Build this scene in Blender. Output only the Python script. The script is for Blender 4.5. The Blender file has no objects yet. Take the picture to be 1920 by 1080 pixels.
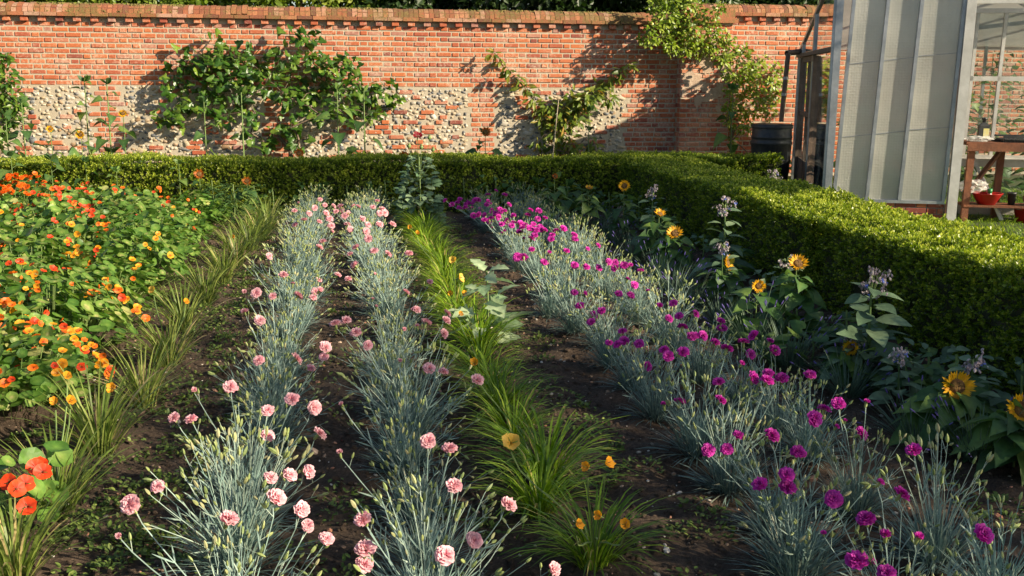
import bpy, math, random
import numpy as np
from mathutils import Vector, Matrix

R = math.radians
rng = np.random.default_rng(11)
random.seed(11)
scene = bpy.context.scene
col = scene.collection

# ------------------------------------------------------------ camera
FPX, CX, CY = 2000.0, 960.0, 540.0          # focal length in pixels of the 1920 px wide photograph
CAM = Vector((0, 0, 1.55))
M3 = (Matrix.Rotation(R(-9.0), 3, 'Z') @ Matrix.Rotation(R(90 - 11.3), 3, 'X') @ Matrix.Rotation(R(0.45), 3, 'Z'))
cd = bpy.data.cameras.new('camera'); cam = bpy.data.objects.new('camera', cd); col.objects.link(cam)
cd.sensor_width = 36; cd.lens = 36 * FPX / 1920; cd.clip_start = 0.05; cd.clip_end = 400
cam.matrix_world = Matrix.Translation(CAM) @ M3.to_4x4()
scene.camera = cam

# ------------------------------------------------------------ daylight
SUN = Vector((1.5, -1.0, 0.83)).normalized()     # towards the sun
elev = math.asin(SUN.z); azim = math.atan2(SUN.x, SUN.y)
w = bpy.data.worlds.new('World'); scene.world = w; w.use_nodes = True
nt = w.node_tree; nt.nodes.clear()
sky = nt.nodes.new('ShaderNodeTexSky'); sky.sky_type = 'NISHITA'; sky.sun_disc = False
sky.sun_elevation = elev; sky.sun_rotation = azim; sky.altitude = 50; sky.dust_density = 1.2
bg = nt.nodes.new('ShaderNodeBackground'); bg.inputs['Strength'].default_value = 0.072
wo = nt.nodes.new('ShaderNodeOutputWorld')
nt.links.new(sky.outputs[0], bg.inputs[0]); nt.links.new(bg.outputs[0], wo.inputs[0])
sl = bpy.data.lights.new('sun', 'SUN'); so = bpy.data.objects.new('sun', sl); col.objects.link(so)
sl.energy = 5.0; sl.angle = R(0.6); sl.color = (1.0, 0.86, 0.64)
so.rotation_euler = SUN.to_track_quat('Z', 'Y').to_euler(); so.location = (20, -15, 15)
scene.view_settings.view_transform = 'Standard'; scene.view_settings.look = 'None'
scene.view_settings.gamma = 1; scene.view_settings.exposure = 0.98
scene.cycles.max_bounces = 8; scene.cycles.transparent_max_bounces = 12

# ------------------------------------------------------------ helpers
def gp(u, v, z=0.0):
    """survey: the garden point at height z that the photograph shows at u, v"""
    d = M3 @ Vector(((u - CX) / FPX, (CY - v) / FPX, -1)); t = (z - CAM.z) / d.z
    return CAM + d * t
def wp(u, v, Y):
    d = M3 @ Vector(((u - CX) / FPX, (CY - v) / FPX, -1)); return CAM + d * (Y / d.y)
def unit(a):
    a = np.asarray(a, float); return a / np.maximum(np.linalg.norm(a, axis=-1, keepdims=True), 1e-9)
def frames(tip, nrm):
    """N rotation matrices with y along tip and z near nrm"""
    y = unit(tip); x = unit(np.cross(y, nrm)); z = np.cross(x, y)
    return np.stack([x, y, z], axis=-1)
def zframes(nrm, n):
    nrm = unit(nrm); a = rng.normal(size=(n, 3)); x = unit(np.cross(a, nrm)); y = np.cross(nrm, x)
    return np.stack([x, y, nrm], axis=-1)

class MB:
    def __init__(s): s.v = []; s.f = []; s.m = []; s.t = []; s.n = 0
    def add(s, V, F, mat=0, tint=0.5):
        V = np.asarray(V, float).reshape(-1, 3); F = np.asarray(F, int)
        s.v.append(V); s.f.append(F + s.n); s.m.append(mat)
        s.t.append(np.broadcast_to(np.asarray(tint, float), (len(V),)).copy()); s.n += len(V)
        return s
    def inst(s, tpl, Rm, T, S=1.0, tint=None, mat=None):
        """bake copies of a template [(V, F, mat, tint)] into this mesh"""
        T = np.asarray(T, float).reshape(-1, 3); N = len(T)
        S = np.broadcast_to(np.asarray(S, float).reshape(-1, 1) if np.ndim(S) < 2 else S, (N, 3)) if np.ndim(S) else np.full((N, 3), float(S))
        for V, F, m, tv in tpl:
            W = np.einsum('nij,nkj->nki', Rm, V[None] * S[:, None, :]) + T[:, None, :]
            FF = (F[None] + (np.arange(N) * len(V))[:, None, None]).reshape(-1, F.shape[1])
            if tint is None: tt = np.tile(np.broadcast_to(tv, (len(V),)), N)
            else: tt = (np.asarray(tint)[:, None] + np.broadcast_to(tv, (len(V),))[None]).reshape(-1)
            s.add(W.reshape(-1, 3), FF, m if mat is None else mat, tt)
        return s
    def box(s, x0, x1, y0, y1, z0, z1, mat=0, tint=.5):
        V = [(x, y, z) for z in (z0, z1) for y in (y0, y1) for x in (x0, x1)]
        return s.add(V, [(0, 2, 3, 1), (4, 5, 7, 6), (0, 1, 5, 4), (2, 6, 7, 3), (0, 4, 6, 2), (1, 3, 7, 5)], mat, tint)
    def bar(s, a, b, wx, wy, up=(0, 0, 1), mat=0, tint=.5):
        a = np.array(a, float); b = np.array(b, float); d = unit(b - a)
        if abs(np.dot(d, up)) > .95: up = (0, 1, 0)
        x = unit(np.cross(d, up)) * wx / 2; y = unit(np.cross(d, x)) * wy / 2
        V = [p + i * x + j * y for p in (a, b) for i, j in ((-1, -1), (1, -1), (1, 1), (-1, 1))]
        return s.add(V, [(0, 1, 2, 3), (7, 6, 5, 4), (0, 4, 5, 1), (1, 5, 6, 2), (2, 6, 7, 3), (3, 7, 4, 0)], mat, tint)
    def tubes(s, P, Rd, k=4, mat=0, tint=.5):
        P = np.asarray(P, float)
        if P.ndim == 2: P = P[None]
        N, m, _ = P.shape; Rd = np.broadcast_to(np.asarray(Rd, float), (N, m))
        T = unit(np.gradient(P, axis=1)); ref = np.array([.31, .17, .05]) + np.zeros_like(T)
        ref = np.where(np.abs((T * unit(ref)).sum(-1, keepdims=True)) > .95, np.array([0, 0, 1.]), ref)
        x = unit(np.cross(T, ref)); y = np.cross(T, x)
        a = np.arange(k) * 2 * math.pi / k
        V = P[:, :, None] + Rd[:, :, None, None] * (np.cos(a)[None, None, :, None] * x[:, :, None] + np.sin(a)[None, None, :, None] * y[:, :, None])
        i, j = np.meshgrid(np.arange(m - 1), np.arange(k), indexing='ij'); i = i.ravel(); j = j.ravel(); j2 = (j + 1) % k
        F = np.stack([i * k + j, i * k + j2, (i + 1) * k + j2, (i + 1) * k + j], -1)
        F = (F[None] + (np.arange(N) * m * k)[:, None, None]).reshape(-1, 4)
        t = np.asarray(tint, float)
        if t.ndim == 1: t = np.repeat(t, m * k)
        return s.add(V.reshape(-1, 3), F, mat, t)
    def strips(s, P, side, mat=0, tint=.5):
        """ribbons: centre points (N,m,3), half width vectors (N,m,3)"""
        N, m, _ = P.shape; V = np.stack([P - side, P + side], 2).reshape(-1, 3)
        i = np.arange(m - 1); F = np.stack([2 * i, 2 * i + 1, 2 * i + 3, 2 * i + 2], -1)
        F = (F[None] + (np.arange(N) * m * 2)[:, None, None]).reshape(-1, 4)
        t = np.asarray(tint, float)
        if t.ndim == 1: t = np.repeat(t, m * 2)
        return s.add(V, F, mat, t)
    def lathe(s, prof, k=24, mat=0, c=(0, 0, 0), tint=.5):
        a = np.arange(k) * 2 * math.pi / k; n = len(prof)
        V = np.array([(c[0] + r * math.cos(t), c[1] + r * math.sin(t), c[2] + z) for r, z in prof for t in a])
        F = [(i * k + j, i * k + (j + 1) % k, (i + 1) * k + (j + 1) % k, (i + 1) * k + j) for i in range(n - 1) for j in range(k)]
        return s.add(V, F, mat, tint)
    def mesh(s, name, mats, smooth=False):
        me = bpy.data.meshes.new(name); V = np.concatenate(s.v); me.vertices.add(len(V)); me.vertices.foreach_set('co', V.ravel())
        loops = np.concatenate([f.ravel() for f in s.f]); tot = np.concatenate([np.full(len(f), f.shape[1]) for f in s.f])
        start = np.concatenate([[0], np.cumsum(tot)[:-1]]); mi = np.concatenate([np.full(len(f), m) for f, m in zip(s.f, s.m)])
        me.loops.add(len(loops)); me.loops.foreach_set('vertex_index', loops.astype(np.int32))
        me.polygons.add(len(tot)); me.polygons.foreach_set('loop_start', start.astype(np.int32)); me.polygons.foreach_set('loop_total', tot.astype(np.int32))
        me.polygons.foreach_set('material_index', mi.astype(np.int32))
        me.polygons.foreach_set('use_smooth', np.full(len(tot), bool(smooth)))
        at = me.attributes.new('tint', 'FLOAT', 'POINT'); at.data.foreach_set('value', np.concatenate(s.t).astype(np.float32))
        for m in (mats if isinstance(mats, (list, tuple)) else [mats]): me.materials.append(m)
        me.update(calc_edges=True); me.validate(); return me
    def build(s, name, mats, parent=None, smooth=False):
        return put(name, s.mesh(name, mats, smooth), parent)
def put(name, me, parent=None):
    o = bpy.data.objects.new(name, me); col.objects.link(o)
    if parent: o.parent = parent
    return o
def tag(o, label=None, cat=None, group=None, kind=None):
    if label: o['label'] = label
    if cat: o['category'] = cat
    if group: o['group'] = group
    if kind: o['kind'] = kind
    return o
def thing(name, label, cat, loc=(0, 0, 0), rz=0, group=None):
    o = bpy.data.objects.new(name, None); col.objects.link(o); o.location = loc; o.rotation_euler = (0, 0, rz)
    o.empty_display_size = .1
    return tag(o, label, cat, group)
NUM = ['first', 'second', 'third', 'fourth', 'fifth', 'sixth', 'seventh', 'eighth', 'ninth', 'tenth', 'eleventh', 'twelfth', 'thirteenth', 'fourteenth',
       'fifteenth', 'sixteenth', 'seventeenth', 'eighteenth', 'nineteenth', 'twentieth'] + ['twenty-' + x for x in ('first', 'second', 'third', 'fourth', 'fifth', 'sixth', 'seventh', 'eighth', 'ninth')] + ['thirtieth'] + ['thirty-' + x for x in ('first', 'second', 'third', 'fourth', 'fifth')]

# ------------------------------------------------------------ materials
def mat(name):
    m = bpy.data.materials.new(name); m.use_nodes = True; t = m.node_tree; t.nodes.clear()
    out = t.nodes.new('ShaderNodeOutputMaterial'); return m, t, out
def N(t, kind, **kw):
    n = t.nodes.new(kind)
    for k, v in kw.items():
        if k in n.inputs: n.inputs[k].default_value = v
        else: setattr(n, k, v)
    return n
def ramp(t, fac, stops, interp='LINEAR'):
    r = t.nodes.new('ShaderNodeValToRGB'); r.color_ramp.interpolation = interp; e = r.color_ramp.elements
    while len(e) < len(stops): e.new(0.5)
    for i, (p, c) in enumerate(stops): e[i].position = p; e[i].color = (*c, 1)
    t.links.new(fac, r.inputs[0]); return r.outputs[0]
def tintv(t): return N(t, 'ShaderNodeAttribute', attribute_name='tint').outputs['Fac']
def leafy(name, stops, rough=.5, trans=.3, spec=.4, scale=0, objvar=.15, interp='LINEAR', tcol=1.3):
    m, t, out = mat(name); L = t.links.new
    c = ramp(t, tintv(t), stops, interp)
    oi = N(t, 'ShaderNodeObjectInfo'); mr = N(t, 'ShaderNodeMapRange'); L(oi.outputs['Random'], mr.inputs[0])
    mr.inputs['To Min'].default_value = 1 - objvar; mr.inputs['To Max'].default_value = 1 + objvar
    nz = N(t, 'ShaderNodeTexNoise', Scale=35, Detail=3); L(N(t, 'ShaderNodeTexCoord').outputs['Object'], nz.inputs['Vector'])
    nm = N(t, 'ShaderNodeMapRange'); L(nz.outputs[0], nm.inputs[0]); nm.inputs['From Min'].default_value = .3; nm.inputs['From Max'].default_value = .7; nm.inputs['To Min'].default_value = .78; nm.inputs['To Max'].default_value = 1.22
    mu = N(t, 'ShaderNodeMath', operation='MULTIPLY'); L(mr.outputs[0], mu.inputs[0]); L(nm.outputs[0], mu.inputs[1])
    hv = N(t, 'ShaderNodeHueSaturation'); L(c, hv.inputs['Color']); L(mu.outputs[0], hv.inputs['Value'])
    p = N(t, 'ShaderNodeBsdfPrincipled', Roughness=rough); p.inputs['Specular IOR Level'].default_value = spec
    L(hv.outputs[0], p.inputs['Base Color'])
    if scale:
        no = N(t, 'ShaderNodeTexNoise', Scale=scale); bp = N(t, 'ShaderNodeBump', Strength=.4, Distance=.01)
        L(no.outputs[0], bp.inputs['Height']); L(bp.outputs[0], p.inputs['Normal'])
    if trans:
        tr = N(t, 'ShaderNodeBsdfTranslucent'); g = N(t, 'ShaderNodeHueSaturation', Saturation=1.1, Value=tcol); L(hv.outputs[0], g.inputs['Color'])
        L(g.outputs[0], tr.inputs[0]); mx = N(t, 'ShaderNodeMixShader'); mx.inputs[0].default_value = trans
        L(p.outputs[0], mx.inputs[1]); L(tr.outputs[0], mx.inputs[2]); L(mx.outputs[0], out.inputs[0])
    else: L(p.outputs[0], out.inputs[0])
    return m
def plain(name, c, rough=.5, metal=0, c2=None, nscale=8, bump=0, bscale=40, spec=.5, coord='Object'):
    m, t, out = mat(name); L = t.links.new
    p = N(t, 'ShaderNodeBsdfPrincipled', Roughness=rough, Metallic=metal); p.inputs['Specular IOR Level'].default_value = spec
    tc = N(t, 'ShaderNodeTexCoord').outputs[coord]
    no = N(t, 'ShaderNodeTexNoise', Scale=nscale, Detail=6, Roughness=.65); L(tc, no.inputs['Vector'])
    c2 = c2 or tuple(x * .75 for x in c)
    L(ramp(t, no.outputs[0], [(.35, c2), (.65, c)]), p.inputs['Base Color'])
    if bump:
        nb = N(t, 'ShaderNodeTexNoise', Scale=bscale, Detail=5); L(tc, nb.inputs['Vector'])
        b = N(t, 'ShaderNodeBump', Strength=bump, Distance=.01); L(nb.outputs[0], b.inputs['Height']); L(b.outputs[0], p.inputs['Normal'])
    L(p.outputs[0], out.inputs[0]); return m

def masonry(name, stops, blotch=(.62, .50, .38), amount=.35, bump=.5, rough=.85, interp='LINEAR', lo=.26):
    m, t, out = mat(name); L = t.links.new
    tc = N(t, 'ShaderNodeTexCoord').outputs['Object']
    c = ramp(t, tintv(t), stops, interp)
    n1 = N(t, 'ShaderNodeTexNoise', Scale=28, Detail=6, Roughness=.7); L(tc, n1.inputs['Vector'])
    n2 = N(t, 'ShaderNodeTexNoise', Scale=2.2, Detail=4, Roughness=.6); L(tc, n2.inputs['Vector'])
    mul = N(t, 'ShaderNodeMath', operation='MULTIPLY'); L(n1.outputs[0], mul.inputs[0]); L(n2.outputs[0], mul.inputs[1])
    f = N(t, 'ShaderNodeMapRange'); L(mul.outputs[0], f.inputs[0]); f.inputs['From Min'].default_value = lo; f.inputs['From Max'].default_value = lo + .14
    f.inputs['To Max'].default_value = amount
    mx = N(t, 'ShaderNodeMix', data_type='RGBA'); L(f.outputs[0], mx.inputs[0]); L(c, mx.inputs[6]); mx.inputs[7].default_value = (*blotch, 1)
    v = N(t, 'ShaderNodeMapRange'); L(n1.outputs[0], v.inputs[0]); v.inputs['To Min'].default_value = .7; v.inputs['To Max'].default_value = 1.3
    h = N(t, 'ShaderNodeHueSaturation'); L(mx.outputs[2], h.inputs['Color']); L(v.outputs[0], h.inputs['Value'])
    p = N(t, 'ShaderNodeBsdfPrincipled', Roughness=rough); L(h.outputs[0], p.inputs['Base Color'])
    nb = N(t, 'ShaderNodeTexNoise', Scale=90, Detail=6, Roughness=.7); L(tc, nb.inputs['Vector'])
    b = N(t, 'ShaderNodeBump', Strength=bump, Distance=.006); L(nb.outputs[0], b.inputs['Height']); L(b.outputs[0], p.inputs['Normal'])
    L(p.outputs[0], out.inputs[0]); return m

BRICK = masonry('brick', [(0, (.20, .05, .035)), (.12, (.32, .075, .04)), (.35, (.38, .095, .038)), (.6, (.46, .135, .045)), (.8, (.43, .13, .06)), (.92, (.40, .18, .12)), (1, (.28, .12, .10))], amount=.5, lo=.235)
MORTAR = masonry('lime_mortar', [(0, (.38, .325, .24)), (1, (.45, .385, .285))], blotch=(.52, .47, .38), amount=.5, bump=.9)
FLINT = masonry('flint', [(0, (.06, .065, .075)), (.12, (.15, .16, .17)), (.25, (.33, .31, .27)), (.5, (.44, .35, .22)), (.66, (.28, .17, .09)), (.8, (.46, .39, .28)), (1, (.56, .51, .43))], amount=.5, rough=.6, bump=.6)
COPE = masonry('mossy_coping', [(0, (.16, .06, .04)), (.4, (.34, .11, .05)), (.7, (.44, .17, .08)), (1, (.48, .28, .20))], blotch=(.16, .12, .035), amount=.9, bump=1.5, lo=.20)
MOSS = plain('moss', (.24, .19, .05), .95, c2=(.10, .09, .03), nscale=12, bump=1, bscale=60)
def soil():
    m, t, out = mat('soil'); L = t.links.new
    tc = N(t, 'ShaderNodeTexCoord').outputs['Object']
    n1 = N(t, 'ShaderNodeTexNoise', Scale=3, Detail=8, Roughness=.7); n2 = N(t, 'ShaderNodeTexNoise', Scale=55, Detail=8, Roughness=.75)
    for n in (n1, n2): L(tc, n.inputs['Vector'])
    a = ramp(t, n1.outputs[0], [(.3, (.075, .054, .040)), (.7, (.165, .120, .086))]); b = ramp(t, n2.outputs[0], [(.35, (.5, .5, .5)), (.62, (1.25, 1.2, 1.15)), (.72, (2.0, 1.9, 1.8))])
    mx = N(t, 'ShaderNodeMix', data_type='RGBA', blend_type='MULTIPLY'); mx.inputs[0].default_value = 1; L(a, mx.inputs[6]); L(b, mx.inputs[7])
    p = N(t, 'ShaderNodeBsdfPrincipled', Roughness=.95); p.inputs['Specular IOR Level'].default_value = .2; L(mx.outputs[2], p.inputs['Base Color'])
    nb = N(t, 'ShaderNodeTexNoise', Scale=30, Detail=10, Roughness=.8); L(tc, nb.inputs['Vector'])
    bp = N(t, 'ShaderNodeBump', Strength=1, Distance=.03); L(nb.outputs[0], bp.inputs['Height']); L(bp.outputs[0], p.inputs['Normal'])
    L(p.outputs[0], out.inputs[0]); return m
SOIL = soil()
STONE = masonry('pebble', [(0, (.10, .07, .05)), (.4, (.25, .17, .11)), (.6, (.38, .16, .09)), (.8, (.45, .38, .28)), (1, (.6, .56, .5))], amount=.2)
GLAUC = leafy('carnation_stem', [(0, (.12, .20, .175)), (.5, (.22, .32, .28)), (1, (.42, .49, .37))], rough=.55, trans=.12)
GLEAF = leafy('carnation_leaf', [(0, (.06, .11, .095)), (.5, (.14, .22, .19)), (.86, (.25, .34, .28)), (1, (.46, .38, .20))], rough=.55, trans=.15)
BUD = leafy('bud', [(0, (.20, .27, .10)), (.6, (.34, .40, .14)), (1, (.42, .40, .22))], rough=.5, trans=.2)
PINK = leafy('pink_petal', [(0, (.66, .10, .18)), (.35, (.80, .32, .38)), (1, (.92, .66, .68))], rough=.6, trans=.35, objvar=.08, tcol=1.0)
MAG = leafy('magenta_petal', [(0, (.24, .003, .12)), (.5, (.58, .02, .35)), (1, (.75, .09, .54))], rough=.6, trans=.3, objvar=.15, tcol=1.1)
LILY = leafy('daylily_blade', [(0, (.06, .13, .008)), (.5, (.19, .31, .02)), (.92, (.36, .48, .05)), (1, (.5, .42, .12))], rough=.4, trans=.35)
LILYL = leafy('pale_daylily_blade', [(0, (.09, .14, .02)), (.5, (.18, .25, .05)), (.85, (.32, .36, .09)), (1, (.5, .40, .18))], rough=.45, trans=.35)
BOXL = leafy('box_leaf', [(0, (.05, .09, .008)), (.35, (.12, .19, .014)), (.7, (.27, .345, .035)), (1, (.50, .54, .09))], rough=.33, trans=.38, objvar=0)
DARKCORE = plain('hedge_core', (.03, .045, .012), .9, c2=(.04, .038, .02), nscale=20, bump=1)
NASL = leafy('nasturtium_leaf', [(0, (.055, .14, .02)), (.5, (.13, .245, .04)), (.85, (.24, .34, .07)), (1, (.42, .42, .15))], rough=.45, trans=.35)
def petals(name, a, b, tr=.35): return leafy(name, [(0, a), (.35, tuple((x * .4 + y * .6) for x, y in zip(a, b))), (1, b)], rough=.5, trans=tr, objvar=.1, tcol=1.0)
NRED = petals('red_petal', (.35, .02, .01), (.85, .075, .012)); NORA = petals('orange_petal', (.50, .04, .008), (.92, .20, .012))
NYEL = petals('yellow_petal', (.60, .12, .008), (.93, .43, .02)); LYEL = petals('daylily_yellow', (.80, .40, .02), (.92, .60, .12)); LORA = petals('daylily_orange', (.75, .28, .02), (.90, .42, .03))
SUNP = petals('sunflower_petal', (.80, .30, .01), (.93, .55, .02)); SUND = petals('bronze_petal', (.20, .03, .01), (.60, .18, .02)); DRED = petals('dark_red_petal', (.10, .003, .008), (.28, .006, .015))
DISC = plain('seed_disc', (.09, .035, .012), .9, c2=(.25, .14, .03), nscale=60, bump=1, bscale=120)
SUNL = leafy('sunflower_leaf', [(0, (.03, .075, .022)), (.5, (.07, .15, .04)), (1, (.19, .28, .06))], rough=.5, trans=.35)
BORL = leafy('borage_leaf', [(0, (.06, .11, .06)), (.5, (.12, .19, .10)), (1, (.22, .30, .16))], rough=.7, trans=.2)
HAIR = leafy('borage_calyx', [(0, (.34, .27, .31)), (.6, (.52, .45, .47)), (1, (.72, .66, .62))], rough=.8, trans=.3)
BLUE = leafy('blue_petal', [(0, (.10, .14, .55)), (1, (.28, .36, .80))], rough=.6, trans=.3)
LAVF = leafy('lavender_bloom', [(0, (.07, .05, .22)), (1, (.16, .12, .38))], rough=.7, trans=.1)
LAVL = leafy('lavender_leaf', [(0, (.05, .09, .06)), (.5, (.10, .16, .10)), (1, (.18, .25, .16))], rough=.7, trans=.1)
FIGL = leafy('fig_leaf', [(0, (.02, .065, .010)), (.45, (.05, .125, .014)), (1, (.18, .27, .035))], rough=.35, trans=.3, objvar=0)
PEARL = leafy('pear_leaf', [(0, (.07, .13, .01)), (.5, (.18, .27, .02)), (1, (.36, .42, .06))], rough=.35, trans=.35, objvar=0)
CHERL = leafy('cherry_leaf', [(0, (.05, .09, .01)), (.5, (.12, .18, .02)), (.8, (.24, .27, .04)), (1, (.40, .22, .05))], rough=.4, trans=.35, objvar=0)
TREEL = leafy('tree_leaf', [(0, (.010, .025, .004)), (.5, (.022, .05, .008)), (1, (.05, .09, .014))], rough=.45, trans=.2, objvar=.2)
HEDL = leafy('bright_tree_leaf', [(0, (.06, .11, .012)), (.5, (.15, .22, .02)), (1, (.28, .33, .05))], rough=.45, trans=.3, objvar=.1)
WEED = leafy('weed_leaf', [(0, (.06, .11, .02)), (.5, (.12, .19, .035)), (1, (.24, .30, .07))], rough=.5, trans=.3)
KALE = leafy('poppy_leaf', [(0, (.13, .22, .10)), (.5, (.24, .35, .18)), (1, (.42, .50, .30))], rough=.5, trans=.3)
STEM = leafy('green_stem', [(0, (.08, .14, .04)), (1, (.24, .32, .10))], rough=.5, trans=0)
BARK = plain('bark', (.20, .15, .10), .9, c2=(.09, .065, .045), nscale=25, bump=.8)
ALU = plain('aluminium', (.48, .50, .53), .42, .75, c2=(.30, .32, .35), nscale=5, bump=.15, bscale=20)
ALUW = plain('pale_aluminium', (.66, .65, .62), .5, .35, c2=(.50, .49, .46), nscale=6, bump=.1)
WOOD = plain('red_brown_wood', (.24, .085, .035), .65, c2=(.13, .045, .02), nscale=9, bump=.4, bscale=50)
WOODG = plain('weathered_wood', (.20, .14, .10), .8, c2=(.11, .075, .055), nscale=9, bump=.4, bscale=50)
BLACK = plain('black_plastic', (.018, .02, .024), .45, c2=(.05, .05, .048), nscale=9, bump=.15)
REDP = plain('red_plastic', (.55, .02, .015), .35, c2=(.42, .015, .012), nscale=5)
GREENP = plain('green_plastic', (.02, .22, .06), .4)
WHITEP = plain('white_plastic', (.75, .75, .72), .4)
TERRA = plain('terracotta', (.48, .20, .11), .85, bump=.2)
CANE = plain('pale_cane', (.62, .52, .38), .6, c2=(.45, .36, .24), nscale=30)
CONC = plain('concrete', (.36, .33, .29), .9, c2=(.24, .22, .19), nscale=7, bump=.6)
LABELM = plain('bottle_label', (.72, .62, .16), .5, c2=(.62, .58, .40), nscale=25)
def glass(name='clear_glass'):
    m, t, out = mat(name); L = t.links.new
    a = N(t, 'ShaderNodeBsdfTransparent'); a.inputs[0].default_value = (.90, .93, .92, 1)
    g = N(t, 'ShaderNodeBsdfGlossy', Roughness=.04); fr = N(t, 'ShaderNodeFresnel', IOR=1.5)
    d = N(t, 'ShaderNodeBsdfDiffuse'); d.inputs[0].default_value = (.6, .6, .55, 1)
    no = N(t, 'ShaderNodeTexNoise', Scale=3, Detail=8); L(N(t, 'ShaderNodeTexCoord').outputs['Object'], no.inputs['Vector'])
    mr = N(t, 'ShaderNodeMapRange'); L(no.outputs[0], mr.inputs[0]); mr.inputs['From Min'].default_value = .4; mr.inputs['From Max'].default_value = .8; mr.inputs['To Max'].default_value = .25
    m1 = N(t, 'ShaderNodeMixShader'); L(fr.outputs[0], m1.inputs[0]); L(a.outputs[0], m1.inputs[1]); L(g.outputs[0], m1.inputs[2])
    m2 = N(t, 'ShaderNodeMixShader'); L(mr.outputs[0], m2.inputs[0]); L(m1.outputs[0], m2.inputs[1]); L(d.outputs[0], m2.inputs[2])
    L(m2.outputs[0], out.inputs[0]); return m
GLASS = glass()
def frosted():
    m, t, out = mat('patterned_glass'); L = t.links.new
    tc = N(t, 'ShaderNodeTexCoord').outputs['Object']
    vo = N(t, 'ShaderNodeTexVoronoi', Scale=34, Randomness=0.3); L(tc, vo.inputs['Vector'])
    b = N(t, 'ShaderNodeBump', Strength=.18, Distance=.012); L(vo.outputs['Distance'], b.inputs['Height'])
    no = N(t, 'ShaderNodeTexNoise', Scale=1.6, Detail=6); L(tc, no.inputs['Vector'])
    c = ramp(t, no.outputs[0], [(.3, (.54, .55, .51)), (.7, (.80, .79, .73))])
    tr = N(t, 'ShaderNodeBsdfTranslucent'); L(c, tr.inputs[0]); L(b.outputs[0], tr.inputs['Normal'])
    df = N(t, 'ShaderNodeBsdfDiffuse'); L(c, df.inputs[0]); L(b.outputs[0], df.inputs['Normal'])
    gl = N(t, 'ShaderNodeBsdfGlossy', Roughness=.22); L(b.outputs[0], gl.inputs['Normal'])
    rf = N(t, 'ShaderNodeBsdfRefraction', Roughness=.35, IOR=1.08); rf.inputs[0].default_value = (.92, .92, .88, 1); L(b.outputs[0], rf.inputs['Normal'])
    m1 = N(t, 'ShaderNodeMixShader'); m1.inputs[0].default_value = .45; L(df.outputs[0], m1.inputs[1]); L(tr.outputs[0], m1.inputs[2])
    m2 = N(t, 'ShaderNodeMixShader'); m2.inputs[0].default_value = .26; L(m1.outputs[0], m2.inputs[1]); L(rf.outputs[0], m2.inputs[2])
    m3 = N(t, 'ShaderNodeMixShader'); m3.inputs[0].default_value = .14; L(m2.outputs[0], m3.inputs[1]); L(gl.outputs[0], m3.inputs[2])
    L(m3.outputs[0], out.inputs[0]); return m
FROST = frosted()

# ------------------------------------------------------------ leaf and petal templates (tip +Y, face +Z)
def leaf_tpl(prof, fold=.15, curl=-.15, rib=.18, m=0, edge=0.0):
    n = len(prof); V = []; T = []
    for i, wd in enumerate(prof):
        y = i / (n - 1); z = curl * y * y
        V += [(-wd, y, z + fold * wd), (0, y, z), (wd, y, z + fold * wd)]; T += [edge, rib, edge]
    F = []
    for i in range(n - 1):
        a = 3 * i; F += [(a, a + 1, a + 4, a + 3), (a + 1, a + 2, a + 5, a + 4)]
    return [(np.array(V), np.array(F), m, np.array(T))]
def disc_tpl(rf, k=12, cy=0.0, cup=.12, rib=.25, m=0, ripple=0.0):
    V = [(0, cy, 0)]; T = [rib]
    for j in range(k):
        a = 2 * math.pi * j / k; r = rf(a)
        V.append((r * .55 * math.sin(a), cy + r * .55 * math.cos(a), cup * .3)); T.append(rib * .3)
    for j in range(k):
        a = 2 * math.pi * j / k; r = rf(a)
        V.append((r * math.sin(a), cy + r * math.cos(a), cup + ripple * math.sin(3 * a + 1))); T.append(0)
    F3 = [(0, 1 + (j + 1) % k, 1 + j) for j in range(k)]
    F4 = [(1 + j, 1 + (j + 1) % k, 1 + k + (j + 1) % k, 1 + k + j) for j in range(k)]
    V = np.array(V); T = np.array(T)
    return [(V, np.array(F3), m, T), (V, np.array(F4), m, T)]
OVAL = leaf_tpl([.02, .24, .30, .22, .02]); SLIM = leaf_tpl([.02, .12, .15, .10, .01], curl=-.3)
HEART = leaf_tpl([.06, .40, .43, .39, .34, .29, .20, .15, .06, .0], fold=.25, curl=-.5, rib=.3)
BLADE = leaf_tpl([.02, .05, .045, .005], curl=-.1)
DIA = [(np.array([(0, 0, 0), (-.3, .5, .05), (0, 1, -.05), (.3, .5, .05)]), np.array([(0, 3, 2, 1)]), 0, np.array([-.1, 0, .1, 0]))]
def figr(a):
    a = (a + math.pi) % (2 * math.pi) - math.pi
    return .38 + .30 * max(0, math.cos(a * 2.6)) ** 1.0 * (1 if abs(a) < 2.2 else 0) - (.2 if abs(a) > 2.7 else 0)
FIG = disc_tpl(figr, 18, .42, -.06, .3, ripple=.04)
NAS = disc_tpl(lambda a: .5 + .025 * math.cos(5 * a), 12, 0, .06, .5, ripple=.03)
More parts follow.
